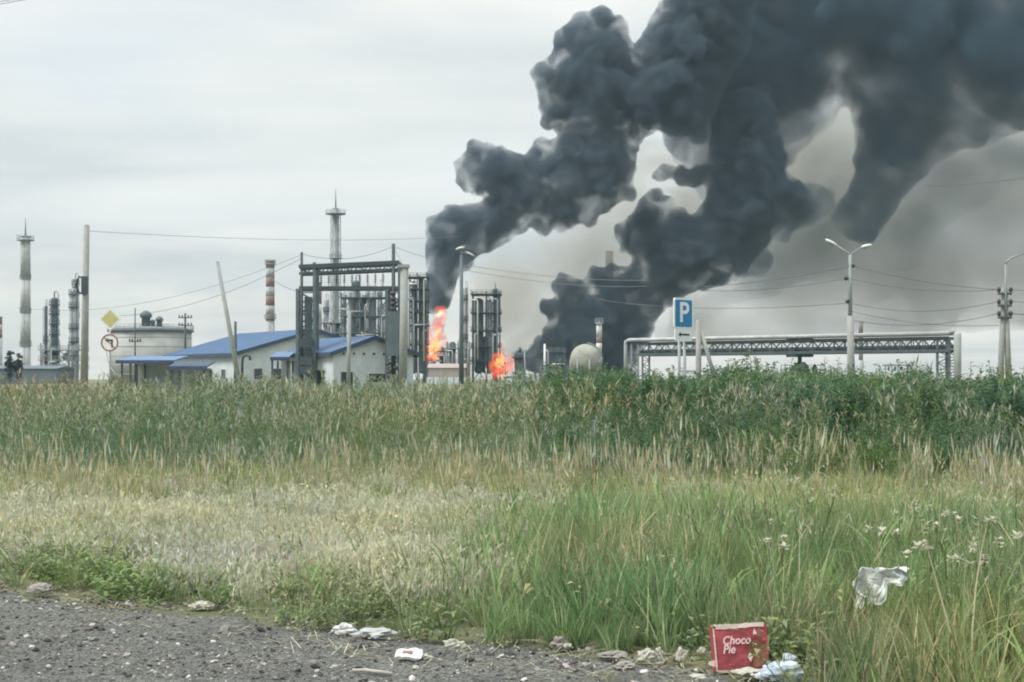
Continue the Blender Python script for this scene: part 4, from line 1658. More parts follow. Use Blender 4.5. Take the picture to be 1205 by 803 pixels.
class Plant:
    def __init__(s):
        s.v, s.f, s.c = [], [], []

    def face(s, pts, col):
        o = len(s.v)
        s.v += [tuple(p) for p in pts]
        s.f.append(tuple(range(o, o + len(pts))))
        s.c.append(col)

    def blade(s, p, az, L, lean, curl, w, col, seg=3, tip=None):
        """ribbon that starts leaning and bends over"""
        p = Vector(p)
        h = Vector((math.cos(az), math.sin(az), 0))
        side = Vector((-math.sin(az), math.cos(az), 0))
        rows = []
        ang = lean
        q = p.copy()
        for k in range(seg + 1):
            ww = w * (1 - (k / seg) ** 1.6) * 0.5
            rows.append((q - side * ww, q + side * ww))
            q = q + (h * math.sin(ang) + Vector((0, 0, math.cos(ang)))) * (L / seg)
            ang += curl / seg
        for k in range(seg):
            c = col if tip is None or k < seg - 1 else tip
            if k == seg - 1:
                s.face([rows[k][0], rows[k][1], (rows[k + 1][0] + rows[k + 1][1]) / 2], c)
            else:
                s.face([rows[k][0], rows[k][1], rows[k + 1][1], rows[k + 1][0]], c)
        return (rows[-1][0] + rows[-1][1]) / 2

    def stem(s, p0, p1, w, col):
        p0, p1 = Vector(p0), Vector(p1)
        for sd in (Vector((1, 0, 0)), Vector((0, 1, 0))):
            s.face([p0 - sd * w / 2, p0 + sd * w / 2, p1 + sd * w * .3, p1 - sd * w * .3], col)

    def leaf(s, p, dirv, L, w, col, droop=0.2):
        d = Vector(dirv).normalized()
        side = d.cross(Vector((0, 0, 1)))
        if side.length < 1e-3:
            side = Vector((1, 0, 0))
        side.normalize()
        up = side.cross(d)
        p = Vector(p)
        m1 = p + d * L * 0.45 + up * L * 0.06
        s.face([p, m1 + side * w / 2, p + d * L - Vector((0, 0, droop * L)), m1 - side * w / 2], col)

    def spike(s, p0, p1, w, col):
        p0, p1 = Vector(p0), Vector(p1)
        m = p0.lerp(p1, 0.35)
        for sd in (Vector((1, 0, 0)), Vector((0, 1, 0))):
            s.face([p0, m + sd * w / 2, p1, m - sd * w / 2], col)

    def mesh(s, name):
        me = bpy.data.meshes.new(name)
        me.from_pydata(s.v, [], s.f)
        a = me.attributes.new('col', 'FLOAT_COLOR', 'FACE')
        a.data.foreach_set('color', np.array([(*c, 1.0) for c in s.c], 'f').ravel())
        me.materials.append(MLEAF)
        return me


def vary(c, r, k=0.22, h=0.06):
    f = r.uniform(1 - k, 1 + k)
    return tuple(max(0.005, q * f * r.uniform(1 - h, 1 + h)) for q in c)


GREEN = (0.175, 0.26, 0.12)
DEEP = (0.09, 0.18, 0.09)
OLIVE = (0.215, 0.28, 0.125)
STRAW = (0.47, 0.43, 0.28)
PALE = (0.62, 0.62, 0.49)
TAN = (0.50, 0.46, 0.32)
GREY = (0.22, 0.28, 0.19)


def v_tuft(seed, n=46, h=0.76, w=0.0105, cols=(GREEN, GREEN, (0.22, 0.29, 0.14)), straw=0.14, rad=0.09, curl=0.9):
    r = random.Random(seed)
    p = Plant()
    for i in range(n):
        a = r.uniform(0, 6.28)
        rr = rad * math.sqrt(r.random())
        b = (rr * math.cos(a), rr * math.sin(a), -0.02)
        col = vary(STRAW if r.random() < straw else r.choice(cols), r)
        p.blade(b, a + r.uniform(-.8, .8), h * r.uniform(0.35, 1.0), r.uniform(0.02, 0.45), r.uniform(0.1, curl) * r.choice((1, 1, 1.8)), w * r.choice((.6, 1, 1, 1.7)), col, 4)
    return p.mesh('tuft')


def v_dry(seed, n=46, h=0.2):
    r = random.Random(seed)
    p = Plant()
    for i in range(n):
        a = r.uniform(0, 6.28)
        rr = 0.16 * math.sqrt(r.random())
        b = Vector((rr * math.cos(a), rr * math.sin(a), -0.01))
        col = vary(r.choice((PALE, STRAW, PALE, OLIVE)), r)
        t = p.blade(b, r.uniform(0, 6.28), h * r.uniform(0.5, 1.1), r.uniform(0.05, 0.6), r.uniform(0.2, 1.3), 0.006 * r.uniform(.7, 1.3), col, 3)
        if r.random() < 0.6:
            p.spike(t - Vector((0, 0, 0.01)), t + Vector((r.uniform(-.03, .03), r.uniform(-.03, .03), r.uniform(0.02, 0.06))), 0.016, vary(PALE, r))
    return p.mesh('dry_grass')


def v_reed(seed, n=7, h=0.5):
    r = random.Random(seed)
    p = Plant()
    for i in range(n):
        a = r.uniform(0, 6.28)
        rr = 0.2 * math.sqrt(r.random())
        b = Vector((rr * math.cos(a), rr * math.sin(a), 0))
        hh = h * r.uniform(0.65, 1.1)
        top = b + Vector((r.gauss(0, .06), r.gauss(0, .06), hh))
        p.stem(b, top, 0.007, vary(STRAW, r))
        tip = top + Vector((r.gauss(0, .03), r.gauss(0, .03), hh * r.uniform(.25, .45)))
        p.spike(top - Vector((0, 0, .05)), tip, r.uniform(.014, .026), vary(r.choice((TAN, PALE, STRAW)), r))
        for k in range(3):
            p.blade(b + (top - b) * r.uniform(0, .5), r.uniform(0, 6.28), hh * r.uniform(.35, .7), r.uniform(.1, .5), r.uniform(.3, 1.2), .011, vary(r.choice((GREEN, OLIVE, STRAW)), r), 3)
    for i in range(14):
        a = r.uniform(0, 6.28)
        rr = 0.22 * math.sqrt(r.random())
        p.blade((rr * math.cos(a), rr * math.sin(a), 0), r.uniform(0, 6.28), h * r.uniform(.3, .65), r.uniform(0, .4), r.uniform(.1, 1.0), .010, vary(r.choice((GREEN, OLIVE)), r), 3)
    return p.mesh('reed')


def v_weed(seed, stems=4, h=1.2, leaf=0.11, cols=(DEEP, GREEN, GREY), spread=0.28, head=True, dens=34):
    r = random.Random(seed)
    p = Plant()
    for i in range(stems):
        a = r.uniform(0, 6.28)
        rr = spread * math.sqrt(r.random())
        b = Vector((rr * math.cos(a), rr * math.sin(a), 0))
        hh = h * r.uniform(0.6, 1.05)
        bend = Vector((r.gauss(0, .12), r.gauss(0, .12), 0)) * hh
        top = b + bend + Vector((0, 0, hh))
        p.stem(b, top, 0.012, vary(OLIVE, r))
        base = vary(r.choice(cols), r, .15)
        for k in range(dens):
            t = 0.12 + 0.88 * (k + r.random()) / dens
            q = b + (top - b) * t
            az = r.uniform(0, 6.28)
            up = r.uniform(-0.1, 0.9)
            L = leaf * (1.15 - 0.6 * t) * r.uniform(.7, 1.3)
            p.leaf(q + Vector((math.cos(az), math.sin(az), 0)) * 0.01, (math.cos(az), math.sin(az), up), L, L * r.uniform(.28, .42), vary(base, r, .2), r.uniform(0, .5))
        if head:
            for k in range(9):
                q = b + (top - b) * r.uniform(.82, 1.0)
                p.spike(q, q + Vector((r.gauss(0, .06), r.gauss(0, .06), r.uniform(.04, .14))), .018, vary(r.choice((GREY, OLIVE, STRAW)), r))
    return p.mesh('weed')


def v_herb(seed, h=0.24):
    """low broad-leaved plant"""
    r = random.Random(seed)
    p = Plant()
    for i in range(7):
        a = r.uniform(0, 6.28)
        b = Vector((0.1 * math.cos(a) * r.random(), 0.1 * math.sin(a) * r.random(), 0))
        top = b + Vector((r.gauss(0, .12), r.gauss(0, .12), h * r.uniform(.5, 1)))
        p.stem(b, top, .006, vary(OLIVE, r))
        for k in range(12):
            q = b + (top - b) * r.uniform(.1, 1)
            az = r.uniform(0, 6.28)
            L = r.uniform(.03, .08)
            p.leaf(q, (math.cos(az), math.sin(az), r.uniform(0, .8)), L, L * .35, vary(r.choice((GREEN, OLIVE, GREY, (0.30, 0.34, 0.17))), r), .3)
    return p.mesh('herb')


def scatter(name, label, meshes, pts, scl, tint, tilt=0.12, seed=0, cat='grass'):
    """pts (N,3): one instance of a random mesh per point"""
    g = np.random.default_rng(seed)
    N = len(pts)
    me = bpy.data.meshes.new(name)
    me.from_pydata([tuple(p) for p in pts], [], [])
    rot = np.stack([g.normal(0, tilt, N), g.normal(0, tilt, N), g.uniform(0, 6.283, N)], 1).astype('f')
    a = me.attributes.new('rot', 'FLOAT_VECTOR', 'POINT')
    a.data.foreach_set('vector', rot.ravel())
    a = me.attributes.new('scl', 'FLOAT', 'POINT')
    a.data.foreach_set('value', np.asarray(scl, 'f'))
    a = me.attributes.new('pick', 'INT', 'POINT')
    a.data.foreach_set('value', g.integers(0, len(meshes), N).astype('i'))
    a = me.attributes.new('tint', 'FLOAT_COLOR', 'POINT')
    t4 = np.ones((N, 4), 'f')
    t4[:, :3] = tint
    a.data.foreach_set('color', t4.ravel())
    ob = bpy.data.objects.new(name, me)
    COL.objects.link(ob)
    src = bpy.data.collections.new(name + '_plants')
    for i, m in enumerate(meshes):
        src.objects.link(bpy.data.objects.new('%s_plant_%02d' % (name, i), m))
    ng = bpy.data.node_groups.new(name + '_scatter', 'GeometryNodeTree')
    ng.interface.new_socket('Geometry', in_out='INPUT', socket_type='NodeSocketGeometry')
    ng.interface.new_socket('Geometry', in_out='OUTPUT', socket_type='NodeSocketGeometry')
    n, l = ng.nodes, ng.links
    gi, go = n.new('NodeGroupInput'), n.new('NodeGroupOutput')
    ci = n.new('GeometryNodeCollectionInfo')
    ci.inputs['Collection'].default_value = src
    ci.inputs['Separate Children'].default_value = True
    ci.inputs['Reset Children'].default_value = True
    ip = n.new('GeometryNodeInstanceOnPoints')
    ip.inputs['Pick Instance'].default_value = True

    def attr(nm, ty):
        q = n.new('GeometryNodeInputNamedAttribute')
        q.data_type = ty
        q.inputs['Name'].default_value = nm
        return q.outputs[0]
    l.new(gi.outputs[0], ip.inputs['Points'])
    l.new(ci.outputs[0], ip.inputs['Instance'])
    l.new(attr('pick', 'INT'), ip.inputs['Instance Index'])
    l.new(attr('rot', 'FLOAT_VECTOR'), ip.inputs['Rotation'])
    l.new(attr('scl', 'FLOAT'), ip.inputs['Scale'])
    l.new(ip.outputs[0], go.inputs[0])
    md = ob.modifiers.new('scatter', 'NODES')
    md.node_group = ng
    tag(ob, label, cat, None, 'stuff')
    return ob


def field(dens, d0, d1, seed, px0=-420, px1=1480):
    """random ground points per square metre in the seen wedge, d0..d1 metres away"""
    g = np.random.default_rng(seed)
    w1 = (px1 - px0) / F * d1 + 2
    N = int(dens * w1 * (d1 - d0))
    d = g.uniform(d0, d1, N)
    x = g.uniform((px0 - 602.5) / F * d1 - 1, (px1 - 602.5) / F * d1 + 1, N)
    px = x / d * F + 602.5
    ok = (px > px0) & (px < px1)
    return x[ok], d[ok], px[ok], g


def nz(x, y, s, o=0.0):
    return np.array([mnoise.noise((a * s, b * s, o)) for a, b in zip(x, y)])


def pts3(x, d, z=-0.01):
    return np.stack([x, d, np.full(len(x), z)], 1)


def sstep(a, b, x):
    t = np.clip((x - a) / (b - a), 0, 1)
    return t * t * (3 - 2 * t)


TUFT = [v_tuft(s) for s in range(100, 108)]
SHORT = [v_tuft(s, n=40, h=0.5, w=0.007, cols=(GREEN, OLIVE, GREY), straw=0.24, rad=0.14, curl=1.3) for s in range(120, 126)]
DRY = [v_dry(s) for s in range(140, 148)]
REED = [v_reed(s) for s in range(160, 170)]
def v_arch(seed, n=34, h=1.05):
    """tall broad-bladed grass, tips bending over"""
    r = random.Random(seed)
    p = Plant()
    base = r.choice((GREEN, GREY, (0.21, 0.29, 0.16), OLIVE))
    for i in range(n):
        a = r.uniform(0, 6.28)
        rr = .3 * math.sqrt(r.random())
        p.blade((rr * math.cos(a), rr * math.sin(a), 0), r.uniform(0, 6.28), h * r.uniform(.5, 1.1), r.uniform(.02, .35), r.uniform(.2, 1.3), r.uniform(.011, .024), vary(base, r, .25), 4, vary((0.30, 0.36, 0.23), r))
    for i in range(3):
        b = Vector((r.gauss(0, .15), r.gauss(0, .15), 0))
        t = b + Vector((r.gauss(0, .08), r.gauss(0, .08), h * r.uniform(.8, 1.1)))
        p.stem(b, t, .01, vary(OLIVE, r))
        for q in range(5):
            p.spike(t - Vector((0, 0, .04 * q)), t + Vector((r.gauss(0, .05), r.gauss(0, .05), .12 - .03 * q)), .02, vary(r.choice((STRAW, GREY, PALE)), r))
    return p.mesh('arching_grass')


WEED = [v_weed(s) for s in range(180, 188)] + [v_arch(s) for s in range(500, 508)]
BUSHY = [v_weed(s, stems=6, h=1.25, leaf=0.16, cols=(DEEP, DEEP, GREEN), spread=0.34, head=False, dens=46) for s in range(200, 208)] + [v_arch(s, 18, 0.95) for s in range(520, 522)]
HERB = [v_herb(s) for s in range(220, 226)]

# 1. lush green tufts along the gravel on the right half
x, d, px, g = field(46, 5.2, 14.5, 1)
ed = edge_d(px)
m = (d > ed + 0.05 + 0.25 * nz(x, d, 1.7, 4)) | ((px > 960) & (d > 5.3))
w = sstep(470, 640, px + 60 * nz(x, d, 0.8, 2)) * (1 - 0.6 * sstep(10, 14, d))
patch = nz(x, d, 0.9, 8)
w = w * np.where(patch > -0.25, 1.0, 0.35)
m &= g.random(len(x)) < w
x, d, px, patch = x[m], d[m], px[m], patch[m]
sc = (0.62 + 0.35 * patch + g.normal(0, 0.12, len(x))) * (0.75 + 0.4 * sstep(500, 700, px)) * (1 - 0.15 * sstep(850, 1000, px))
sc *= 0.55 + 0.45 * sstep(0, 1.0, d - np.minimum(edge_d(px), 7.6))
sc = np.clip(sc, 0.25, 1.15)
kk = g.normal(1.0, .2, len(x))[:, None]
tn = np.stack([1 + 0.3 * nz(x, d, 0.7, 1), 1.02 + 0.18 * nz(x, d, 0.5, 3), 1 + 0.2 * nz(x, d, 0.6, 5)], 1) * np.clip(kk, .55, 1.6)
clear = ((np.abs(px - 1036) < 44) & (d > 6.9) & (d < 8.5)) | ((np.abs(px - 876) < 36) & (d < 7.25))
sc = np.where(clear, sc * np.where(px > 960, 0.8, 0.8), sc)
keep = ~clear | (nrng.random(len(x)) < np.where(px > 960, 0.75, 0.15))
x, d, px, sc, tn = x[keep], d[keep], px[keep], sc[keep], tn[keep]
scatter('green_grass', 'lush green grass tufts growing along the right part of the gravel edge', TUFT, pts3(x, d), sc, tn, 0.2, 1)

# 1b. single tall stalks with loose heads rising out of the tufts


def v_stalk(seed):
    r = random.Random(seed)
    p = Plant()
    for i in range(3):
        b = Vector((r.gauss(0, .05), r.gauss(0, .05), 0))
        az = r.uniform(0, 6.28)
        col = vary(r.choice(((0.34, 0.40, 0.22), STRAW, (0.30, 0.37, 0.20))), r)
        t = p.blade(b, az, r.uniform(.6, 1.0), r.uniform(.02, .3), r.uniform(.1, .7), .012, col, 5)
        if r.random() < .6:
            for q in range(5):
                e = t + Vector((r.gauss(0, .03), r.gauss(0, .03), r.uniform(-.02, .08)))
                p.spike(t - Vector((0, 0, .03 * q)), e - Vector((0, 0, .03 * q)), .014, vary(r.choice((STRAW, PALE, OLIVE)), r))
        for q in range(2):
            p.blade(b + Vector((0, 0, r.uniform(.05, .3))), r.uniform(0, 6.28), r.uniform(.25, .5), r.uniform(.3, .8), r.uniform(.6, 1.6), .016, vary((0.24, 0.34, 0.15), r), 4)
    return p.mesh('stalk')


x, d, px, g = field(7.0, 5.6, 15.5, 21)
ed = edge_d(px)
m = (d > ed + .2) & (g.random(len(x)) < np.clip(sstep(440, 620, px) * (.35 + .9 * nz(x, d, .9, 2)), .02, 1)) & ~((np.abs(px - 1036) < 44) & (d > 6.9) & (d < 8.5)) & ~((np.abs(px - 876) < 40) & (d < 7.3))
x, d = x[m], d[m]
scatter('tall_stalks', 'tall pale grass stalks with loose heads rising out of the tufts', [v_stalk(q) for q in range(400, 408)], pts3(x, d), np.clip(g.normal(.85, .18, len(x)), .4, 1.15), np.ones((len(x), 3)), .12, 21)

# 2. mid meadow, greenish yellow, right and centre behind the tufts; also thin on the left
x, d, px, g = field(26, 8.5, 21, 2)
ed = edge_d(px)
w = 0.9 * sstep(380, 640, px + 70 * nz(x, d, 0.5, 2)) + 0.9 * sstep(15.5, 18, d) + 0.35 * (d < ed + 1.8) + 0.55 * (nz(x, d, .8, 12) > .18)
m = (d > ed + 0.15 + 0.3 * nz(x, d, 1.7, 4)) & (g.random(len(x)) < w)
x, d, px = x[m], d[m], px[m]
k = nz(x, d, 0.5, 7)
sc = np.clip(0.75 + 0.3 * k + g.normal(0, .15, len(x)), .3, 1.3) * np.where((px < 420) & (d < edge_d(px) + 2), 0.62, 1.0)
yel = np.clip(sstep(9, 15, d) + 0.5 * k, 0, 1)[:, None]
tn = ((1 - yel) * np.array([1.0, 1.05, 1.0]) + yel * np.array([1.22, 1.12, 0.98])) * np.clip(g.normal(1.05, .22, len(x)), .6, 1.7)[:, None]
scatter('meadow_grass', 'yellowish green meadow grass between the roadside tufts and the reeds', SHORT, pts3(x, d), sc, tn, 0.16, 2)

# 3. pale dry mown grass on the left
x, d, px, g = field(62, 9.0, 19, 3)
ed = edge_d(px)
w = (1 - sstep(500, 680, px + 60 * nz(x, d, 0.7, 2))) * sstep(0.0, 1.6, d - ed - 0.5 - 0.9 * nz(x, d, 0.9, 5)) * (0.45 + 0.55 * (nz(x, d, 0.45, 6) > -0.12))
w *= 1 - 0.35 * sstep(14, 17, d)
w += 0.30 * (px > 600) * (d > 11) * (nz(x, d, 0.7, 9) > 0.12)
m = (d > ed + 0.2) & (g.random(len(x)) < w)
x, d = x[m], d[m]
sc = np.clip(1.0 + 0.55 * nz(x, d, 1.1, 3) + g.normal(0, .15, len(x)), .5, 1.6)
tn = np.stack([1 + .15 * nz(x, d, .6, 1), 1 + .12 * nz(x, d, .6, 1), 1 + .15 * nz(x, d, .6, 2)], 1)
scatter('dry_grass', 'pale dry flattened grass covering the left middle of the verge', DRY, pts3(x, d), sc, tn, 0.42, 3)

# 4. low herbs at the gravel edge
x, d, px, g = field(44, 6.4, 13.5, 4)
ed = edge_d(px)
w = (1 - sstep(0.9, 2.2, d - ed + 0.5 * nz(x, d, 1.1, 5))) * (0.4 + 0.9 * (nz(x, d, 0.9, 3) > 0.0)) * 0.8 * (1 - 0.8 * sstep(480, 600, px))
m = (d > ed + 0.22 * nz(x, d, 2.1, 4)) & (g.random(len(x)) < w) & ~((np.abs(px - 876) < 40) & (d < 7.3))
x, d = x[m], d[m]
sc = np.clip(0.75 + .7 * nz(x, d, 0.9, 3) + g.normal(0, .25, len(x)), .25, 1.7)
tn = np.stack([1 + .2 * nz(x, d, .8, 1), 1 + .12 * nz(x, d, .8, 4), 1 + .2 * nz(x, d, .8, 2)], 1)
scatter('low_weeds', 'low broad-leaved weeds along the edge of the gravel', HERB, pts3(x, d), sc, tn, 0.2, 4, 'weeds')

# 4a. green herbs mixed into the dry patch
x, d, px, g = field(16, 9.0, 18, 41, -420, 640)
ed = edge_d(px)
m = (d > ed + .4) & (nz(x, d, .75, 14) + .4 * nz(x, d, 2.0, 3) > .02)
x, d = x[m], d[m]
scatter('meadow_herbs', 'green herbs growing in patches through the pale dry grass', HERB + SHORT, pts3(x, d), np.clip(g.normal(.62, .18, len(x)), .25, 1.1), np.ones((len(x), 3)) * np.array([1.08, 1.02, 1.0]), .25, 41, 'weeds')

# 4b. small stray tufts creeping out on to the gravel
x, d, px, g = field(9, 6.2, 12, 31, -420, 940)
ed = edge_d(px)
m = (d < ed + .3) & (d > ed - 1.0) & (g.random(len(x)) < np.exp(-(ed - d) / .35)) & ~((np.abs(px - 876) < 40) & (d < 7.3))
x, d = x[m], d[m]
scatter('stray_grass', 'small stray grass tufts creeping out over the gravel', SHORT + HERB, pts3(x, d, .01), np.clip(g.normal(.3, .1, len(x)), .12, .6), np.ones((len(x), 3)) * np.array([1.1, 1.05, 1.0]), .3, 31)

# 5. tan reed band
x, d, px, g = field(10, 15.0, 22.5, 5)
w = np.clip(0.30 + 1.5 * nz(x, d, 0.38, 2), 0.04, 1.0) * (0.35 + 0.65 * sstep(15, 18, d))
m = g.random(len(x)) < w
x, d = x[m], d[m]
sc = np.clip(0.85 + .25 * nz(x, d, .6, 3) + g.normal(0, .14, len(x)), .45, 1.35)
tn = np.stack([.98 + .15 * nz(x, d, .5, 1), 1 + .1 * nz(x, d, .5, 1), 1 + .1 * nz(x, d, .5, 2)], 1)
scatter('reed_grass', 'tan seed-headed reed grass standing in a band across the field', REED, pts3(x, d), sc, tn, 0.08, 5)

# 6. tall green weeds behind
x, d, px, g = field(9.5, 18.5, 46, 6)
right = sstep(560, 760, px + 40 * nz(x, d, .2, 1))
m = g.random(len(x)) < (0.95 - 0.65 * right)
x, d, px, right = x[m], d[m], px[m], right[m]
rise = 0.36 + 0.64 * sstep(18.5, 29, d)
sc = np.clip((0.92 + .22 * nz(x, d, .35, 3) + g.normal(0, .10, len(x))) * rise, .3, 1.25) * np.where(g.random(len(x)) < .05, 1.22, 1.0)


def bumps(px):
    o = np.zeros_like(px)
    for c, w_, a in ((930, 60, .15), (670, 50, .17), (1060, 50, .12), (820, 40, -.06), (1000, 25, -.06), (240, 60, .10), (600, 30, .06), (760, 30, -.06), (860, 30, .12), (1140, 30, -.08), (520, 40, -.05), (400, 40, -.05)):
        o += a * np.exp(-((px - c) / w_) ** 2)
    return o


sc *= 1.06 - 0.04 * (1 - sstep(0, 220, px)) + 0.7 * bumps(px) + 0.22 * nz(px, d, .03, 3) + 0.18 * nz(x, d, .16, 9) + .22 * nz(x, d, .45, 2)
tn = np.stack([1.05 + .3 * nz(x, d, .25, 1) + .25 * (1 - sstep(0, 200, px)) * (d > 36), 1.08 + .12 * nz(x, d, .25, 1), 1.15 + .15 * nz(x, d, .3, 2)], 1)
scatter('tall_weeds', 'tall grey-green weeds massed behind the reed band', WEED, pts3(x, d), sc, tn, 0.10, 6, 'weeds')

# 7. darker bushy bank on the right
x, d, px, g = field(7.5, 19.5, 48, 7, px0=520)
right = sstep(560, 760, px + 40 * nz(x, d, .2, 1))
m = g.random(len(x)) < right
x, d, px = x[m], d[m], px[m]
rise = 0.36 + 0.64 * sstep(19.5, 30, d)
sc = np.clip((1.03 + .30 * nz(x, d, .22, 3) + .30 * nz(x, d, .42, 5) + g.normal(0, .12, len(x)) + 0.9 * bumps(px) + .26 * nz(px, d, .03, 8)) * rise, .3, 1.5) * np.where(g.random(len(x)) < .06, 1.22, 1.0)
tn = np.stack([.92 + .4 * nz(x, d, .3, 1), .92 + .28 * nz(x, d, .3, 1), 1.0 + .35 * nz(x, d, .3, 2)], 1)
scatter('undergrowth', 'dark green leafy undergrowth banked up at the right', BUSHY, pts3(x, d), sc, tn, 0.10, 7, 'undergrowth')


# shrubs, tall weeds and far trees that stand out against the sky
def plant_part(name, p, parent):
    me = p.mesh(name)
    me.materials.clear()
    me.materials.append(MPLANT)
    o = bpy.data.objects.new(name, me)
    COL.objects.link(o)
    o.parent = parent
    return o


def shrub(px, ytop, d, wpx, label, col=DEEP, name='shrub', cat='shrub', leaf=0.13, n=900, stems=14, seed=0, airy=0.0, grp=None):
    r = random.Random(seed + int(px))
    s = d / F
    h = Z(ytop - 5, d)
    hw = wpx * s / 2
    t = thing(name, label, cat, (X(px, d), d, 0), grp)
    a, b = Plant(), Plant()
    tips = []
    for k in range(stems):
        az = r.uniform(0, 6.28)
        sp = hw * math.sqrt(r.random())
        lo = Vector((0.15 * math.cos(az), 0.15 * math.sin(az), 0))
        hi = Vector((sp * math.cos(az), sp * math.sin(az), h * (1 - 0.45 * (sp / (hw + 1e-6)) ** 2) * r.uniform(.82, 1.0)))
        mid = lo.lerp(hi, 0.5) + Vector((0, 0, 0.06 * h))
        a.stem(lo, mid, 0.035 * max(1, h / 3), vary((0.14, 0.12, 0.09), r))
        a.stem(mid, hi, 0.022 * max(1, h / 3), vary((0.14, 0.12, 0.09), r))
        tips += [(lo.lerp(mid, .6)), mid, mid.lerp(hi, .5), hi, hi]
        for q in range(3):
            e = mid.lerp(hi, r.random()) + Vector((r.gauss(0, .25), r.gauss(0, .25), r.uniform(0, .25))) * hw
            if e.z > h:
                e.z = h * .97
            a.stem(mid, e, 0.014 * max(1, h / 3), vary((0.14, 0.12, 0.09), r))
            tips += [e, e]
    for k in range(n):
        c = r.choice(tips)
        q = c + Vector((r.gauss(0, .16), r.gauss(0, .16), r.gauss(-.04, .14))) * (hw * (0.9 - airy))
        q.z = max(0.1, q.z)
        az = r.uniform(0, 6.28)
        L = leaf * r.uniform(.6, 1.3)
        b.leaf(q, (math.cos(az), math.sin(az), r.uniform(-.5, .8)), L, L * .5, vary(col, r, .28), r.uniform(0, .4))
    plant_part('stem', a, t)
    plant_part('foliage', b, t)
    return t


shrub(930, 438, 52, 70, 'broad dark shrub below the middle of the pipe bridge', DEEP, seed=1)
shrub(664, 437, 50, 62, 'green shrub in front of the cream sphere tank', (0.10, 0.17, 0.08), seed=2, n=800)
shrub(706, 440, 51, 44, 'loose green shrub at the right foot of the cream sphere tank', (0.10, 0.17, 0.08), seed=22, n=500)
shrub(735, 446, 48, 46, 'rounded green shrub at the left foot of the pipe bridge', (0.09, 0.15, 0.07), seed=3)
shrub(1055, 440, 50, 80, 'wide dark green shrub right of the tall lamp post', DEEP, seed=4, n=700)
shrub(1120, 446, 46, 50, 'dark shrub at the right foot of the pipe bridge', DEEP, seed=5)
shrub(1187, 436, 46, 26, 'reddish brown dry weed at the foot of the right power pole', (0.20, 0.13, 0.075), 'dry_weed', 'weed', .10, 260, 8, 6, .2)
shrub(1203, 432, 44, 22, 'thin leafy weed reaching up at the right edge', (0.13, 0.12, 0.07), 'tall_weed', 'weed', .10, 90, 5, 7, .1)
shrub(1150, 440, 45, 40, 'ragged weed between the bridge foot and the right power pole', (0.11, 0.13, 0.07), 'tall_weed', 'weed', .10, 150, 8, 8, .1)
shrub(235, 436, 60, 60, 'grey green shrub in front of the small canopy', GREY, seed=9, n=420)
shrub(305, 444, 56, 40, 'small grey green shrub left of the gantry', GREY, seed=10, n=260)
shrub(790, 428, 70, 12, 'narrow upright bush left of the parking sign posts', (0.12, 0.14, 0.09), 'bush', 'bush', .12, 240, 5, 11, .2)
shrub(843, 432, 68, 12, 'narrow upright bush at the foot of the leaning brace', (0.12, 0.14, 0.09), 'bush', 'bush', .12, 200, 5, 12, .2)
shrub(977, 428, 44, 10, 'tall feathery weed just left of the tall lamp post', GREEN, 'tall_weed', 'weed', .09, 110, 4, 13, .0)
shrub(990, 434, 44, 9, 'second feathery weed leaning against the tall lamp post', GREEN, 'tall_weed', 'weed', .09, 80, 3, 14, .0)
shrub(885, 440, 90, 44, 'far round bush under the left half of the bridge', (0.09, 0.12, 0.07), 'bush', 'bush', .22, 380, 8, 15)
shrub(12, 415, 330, 9, 'small dark conifer-like tree at the far left', (0.07, 0.10, 0.09), 'far_tree', 'tree', .8, 620, 7, 16, .1)
shrub(22, 419, 330, 8, 'second small dark tree at the far left beside the vent stack', (0.07, 0.10, 0.09), 'far_tree', 'tree', .8, 560, 7, 17, .1)
shrub(470, 448, 46, 60, 'pale green tall weeds in front of the concrete column', GREY, 'tall_weed', 'weed', .10, 300, 12, 18)

# white seed-headed flowers in the right of the meadow
FL = [(938, 566, 'isolated upper left'), (950, 572, 'upper'), (975, 574, 'upper middle'), (982, 580, 'pair in the middle'), (955, 590, 'low'), (1027, 621, ''), (1043, 620, ''), (1080, 594, ''), (1092, 594, ''), (1114, 605, ''), (1122, 606, ''),
      (1103, 614, ''), (1080, 635, ''), (1092, 642, ''), (1072, 651, ''), (1120, 652, ''), (1136, 642, ''), (1148, 650, ''), (1156, 640, ''), (1138, 663, ''), (1165, 610, ''), (1182, 640, ''), (1195, 625, ''), (905, 612, ''), (918, 634, '')]
fm = [M['paper'], None]


def flower_plant(px, py, d, label, seed):
    r = random.Random(seed)
    h = Z(py, d)
    t = thing('white_flower', label, 'flower', (X(px, d), d, 0), 'white flowers in the meadow')
    st = Plant()
    for k in range(r.choice((1, 1, 2, 2, 3))):
        tp = Vector((r.gauss(0, .035), r.gauss(0, .035), h + r.uniform(-.05, .01)))
        st.stem((0, 0, 0), tp, .008, vary(OLIVE, r))
        for q in range(4):
            az = r.uniform(0, 6.28)
            st.leaf(tp * r.uniform(.3, .85), (math.cos(az), math.sin(az), .5), .08, .02, vary(GREEN, r))
        R0 = r.uniform(.02, .032)
        hd = Plant()
        for q in range(16):
            az = 6.283 * q / 16
            el = r.uniform(-.6, 1.2)
            hd.leaf(tp, (math.cos(az), math.sin(az), el), R0 * 1.5, R0 * .9, vary((0.56, 0.56, 0.44), r, .15), 0)
        plant_part('flower_head', hd, t)
    plant_part('stem', st, t)
    return t


for i, (fx, fy, _) in enumerate(FL):
    dd = 0.98 * F / (fy - HOR) + nrng.uniform(-.2, .2)
    flower_plant(fx, fy, dd, 'small white fluffy flower heads on thin stems in the meadow at right', 300 + i)

